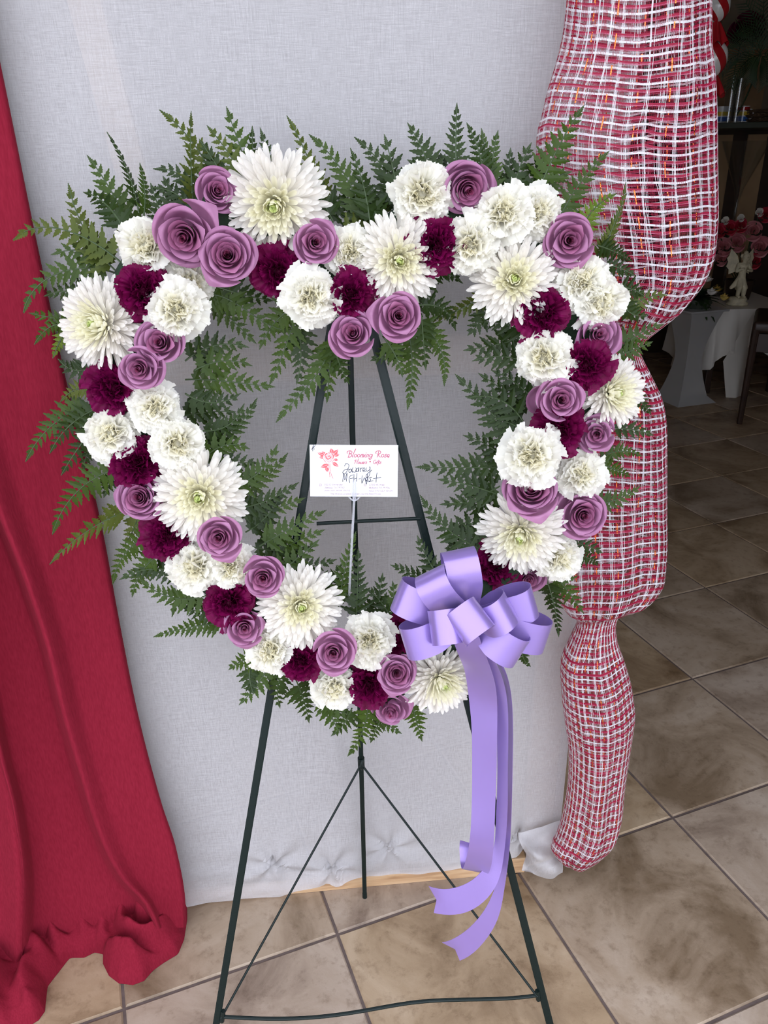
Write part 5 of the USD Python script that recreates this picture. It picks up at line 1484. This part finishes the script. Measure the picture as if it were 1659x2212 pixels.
for x, y in q4[1:3]:
    c = spline([(x, y, chz), (x + .02, y - .005, chz + .22), (x + .06, y - .02, chz + .48)], 12)
    bp.append(c)
    obj('back_post', tube(c, .016, 10), 'dark_wood', ch)
for k in (4, 7, 11):
    obj('back_rail', tube([bp[0][k], (bp[0][k] + bp[1][k]) / 2 + [.015, .0, .0], bp[1][k]], .02, 8, flat=.5), 'dark_wood', ch)
# wall shelf with tan panels below
sy = 5.50
sa, sb2 = S3(1440, 264, sy), S3(1700, 262, sy)
sz = S3(1600, 264, sy)[2]
sh = thing('shelf_unit', 'dark green-grey shelf board on a panelled cabinet, full of vases in the dim shop', 'shelf', at=(sa[0], sy, 0))
wS = sb2[0] - sa[0] + .35
obj('shelf_board', rbox((0, 0, sz - .034), (wS, .50, sz), .004), 'shelf_green', sh)
obj('back_panel', box((0, .50, 0), (wS, .52, sz - .034)), 'dark_wood', sh)
for x0, x1 in ((1480, 1582), (1614, 1656)):
    a, b = S3(x0, 300, sy + .5)[0] - sa[0], S3(x1, 300, sy + .5)[0] - sa[0]
    obj('tan_panel', rbox((a, .485, .45), (b, .50, sz - .06), .004), 'board_tan', sh)
for x in (.0, wS - .03):
    obj('side_board', box((x, .02, 0), (x + .03, .50, sz - .034)), 'dark_wood', sh)
pic = thing('tan_board', 'tall tan board standing at the back, showing above the dark green-grey shelf', 'board')
a, b = S3(1530, 185, 6.6), S3(1672, 66, 6.6)
obj('board', rbox((a[0], 6.6, .0), (b[0], 6.62, b[2]), .003), 'board_tan', pic)
obj('easel_back', rbox((a[0] + .1, 6.62, .0), (b[0] - .1, 6.64, b[2] - .1), .003), 'board_brown', pic)


def gvase(name, label, x, ytop, ybot, d, prof, group=None, z0=None):
    p = S3(x, ybot, d)
    p[2] = sz if z0 is None else z0
    h = S3(x, ytop, d)[2] - p[2]
    t = thing(name, label, 'vase', group, at=p)
    o = [(r * h, z * h) for r, z in prof]
    i = [(max(.001, r * h - .004), z * h + (.01 if k == 0 else 0)) for k, (r, z) in enumerate(prof)]
    obj('glass', lathe([(0.0005, 0)] + o + i[::-1] + [(.0005, .012)], 28), 'vase_glass', t, smooth=40)
    return t


gvase('glass_vase', 'clear cylinder vase, left one on the dark shelf', 1572, 165, 259, sy + .14, [(.14, 0), (.14, 1)])
gvase('glass_vase', 'clear cylinder vase, second from the left on the dark shelf', 1588, 170, 260, sy + .10, [(.15, 0), (.15, 1)])
gvase('glass_vase', 'tall clear trumpet vase rising in front of the tan panels', 1566, 305, 600, 5.38, [(.10, 0), (.10, .01), (.012, .03), (.012, .60), (.03, .70), (.16, 1)], z0=tz + .001)
for k, (x, lab) in enumerate(((1558, 'white pottery mug with yellow and blue patches at the left end of the dark shelf'), (1603, 'white pottery mug with red, yellow and blue bands right of the glass vases'))):
    p = S3(x, 258, sy + .2)
    p[2] = sz
    t = thing('pottery_mug', lab, 'mug', 'pottery mugs on the dark shelf', at=p)
    r = .038
    obj('body', lathe([(.001, 0), (r, 0), (r, .10), (r - .004, .10), (r - .006, .01), (.001, .008)], 24), 'glaze_white', t, smooth=40)
    obj('yellow_band', lathe([(r + .0008, .045), (r + .0008, .068)], 24), 'glaze_yellow', t)
    obj('blue_band', lathe([(r + .0008, .012), (r + .0008, .038)], 24), 'glaze_blue', t)
    if k:
        obj('red_band', lathe([(r + .0008, .074), (r + .0008, .094)], 24), 'candy_red', t)
    obj('handle', tube(spline([(r, 0, .08), (r + .025, 0, .07), (r + .028, 0, .045), (r, 0, .025)], 12), .005, 6), 'glaze_white', t)
p = S3(1638, 258, sy + .18)
p[2] = sz
nb = thing('twig_nest', 'brown twig nest at the right end of the dark shelf', 'nest', at=p)
obj('twigs', join([tube(spline([((.07 + rr_.uniform(0, .03)) * math.cos(a + t), (.07 + rr_.uniform(0, .03)) * math.sin(a + t), z + rr_.uniform(-.01, .01)) for t in (0, .4, .8, 1.2)], 8), .003, 4) for a in np.linspace(0, 6.28, 30) for z in (.015, .04, .065)]), 'board_brown', nb, kind='stuff')
# palm in the vases
pc = S3(1642, 118, sy + .12)
pm = thing('palm_plant', 'dark feathery palm fronds rising from the vases on the shelf', 'palm')
for k, (x, y) in enumerate(((1565, 92), (1560, 150), (1600, 60), (1612, 8), (1650, -20), (1690, 20), (1700, 90), (1690, 160), (1620, 175), (1580, 185), (1655, 180))):
    e = S3(x, y, sy + .12 + .06 * math.sin(k * 2))
    c = spline([pc, (pc + e) / 2 + [0, 0, .05], e], 16)
    lf = []
    for i in range(2, 16):
        T = unit(c[i] - c[i - 1])
        S_ = unit(np.cross(T, unit(CAM - c[i])))
        for sd in (-1, 1):
            d = unit(T * .8 + S_ * sd * .75 - np.array([0, 0, .15]))
            L = .11 * (1 - .5 * abs(i / 15 - .4))
            w = np.cross(d, unit(CAM - c[i])) * .0035
            lf.append((np.array([c[i] - w, c[i] + w, c[i] + d * L * .6 + w * .7, c[i] + d * L * .6 - w * .7, c[i] + d * L]), np.array([(0, 1, 2), (0, 2, 3), (3, 2, 4)])))
    fr = obj('frond', join(lf), 'palm_green', pm)
    obj('rib', tube(c, .002, 5), 'palm_green', fr)
vb = S3(1588, 255, sy + .10)
vb[2] = sz + .03
obj('stem', tube(spline([pc, (pc + vb) / 2 + [.02, 0, 0], vb], 14), .005, 6), 'palm_green', pm)
# silk blossoms above the palm
dl = thing('silk_blossom', 'large dusky red silk blossom among the palm fronds', 'flower')
c = S3(1612, 62, sy + .30)
obj('petals', join([((v * [.11, .11, .05]) @ frame_to(unit(CAM - c) + [0, 0, .4]).T + c, f) for v, f, q in rose_petals(77, 1.1, 14)]), 'carnation_wine', dl, smooth=True)
obj('stem', tube(spline([c, c - [.03, 0, .15], [vb[0] + .01, vb[1], vb[2] + .02]], 12), .003, 6), 'palm_green', dl)
# striped candy ornaments on a string
cy = 3.95
cd = thing('candy_ornament', 'red and white striped hanging candy ornament with red foil wrapper skirts', 'ornament')


def striped(c, r, h, nm):
    n, m = 40, 24
    va = {0: [], 1: []}
    for k in range(8):
        v = []
        for j in range(m + 1):
            th = math.pi * j / m
            for i in range(6):
                a = 2 * math.pi * (k + i / 5) / 8 + th * .9
                v.append((c[0] + r * math.sin(th) * math.cos(a), c[1] + r * math.sin(th) * math.sin(a), c[2] + h * math.cos(th)))
        va[k % 2].append((np.array(v), grid_faces(m + 1, 6)))
    b_ = obj(nm, join(va[0]), 'candy_red', cd, smooth=True)
    obj('white_stripes', join(va[1]), 'candy_white', b_, smooth=True, label='white spiral stripes')


def skirt(c, r, h, dn):
    v = []
    for j in range(7):
        t = j / 6
        for i in range(48):
            a = 2 * math.pi * i / 48
            rr = r * (.18 + .82 * t ** .8) * (1 + .13 * t * math.cos(8 * a))
            v.append((c[0] + rr * math.cos(a), c[1] + rr * math.sin(a), c[2] + dn * h * t + .01 * t * math.cos(8 * a + 1)))
    obj('wrapper_skirt', thick(np.array(v), grid_faces(7, 48, True), .001), 'candy_red', cd, smooth=True)


k_ = 1 / pxm(S3(1545, 100, cy))
striped(S3(1550, 14, cy), 26 * k_, 30 * k_, 'striped_ball')
striped(S3(1543, 126, cy), 28 * k_, 36 * k_, 'striped_ball')
skirt(S3(1548, 44, cy), 30 * k_, 46 * k_, -1)
skirt(S3(1546, 162, cy), 24 * k_, 40 * k_, -1)
s0 = S3(1550, -20, cy)
obj('string', tube([S3(1545, 160, cy), S3(1550, 20, cy), (s0[0], s0[1], ZC)], .002, 5), 'linen_white', cd)
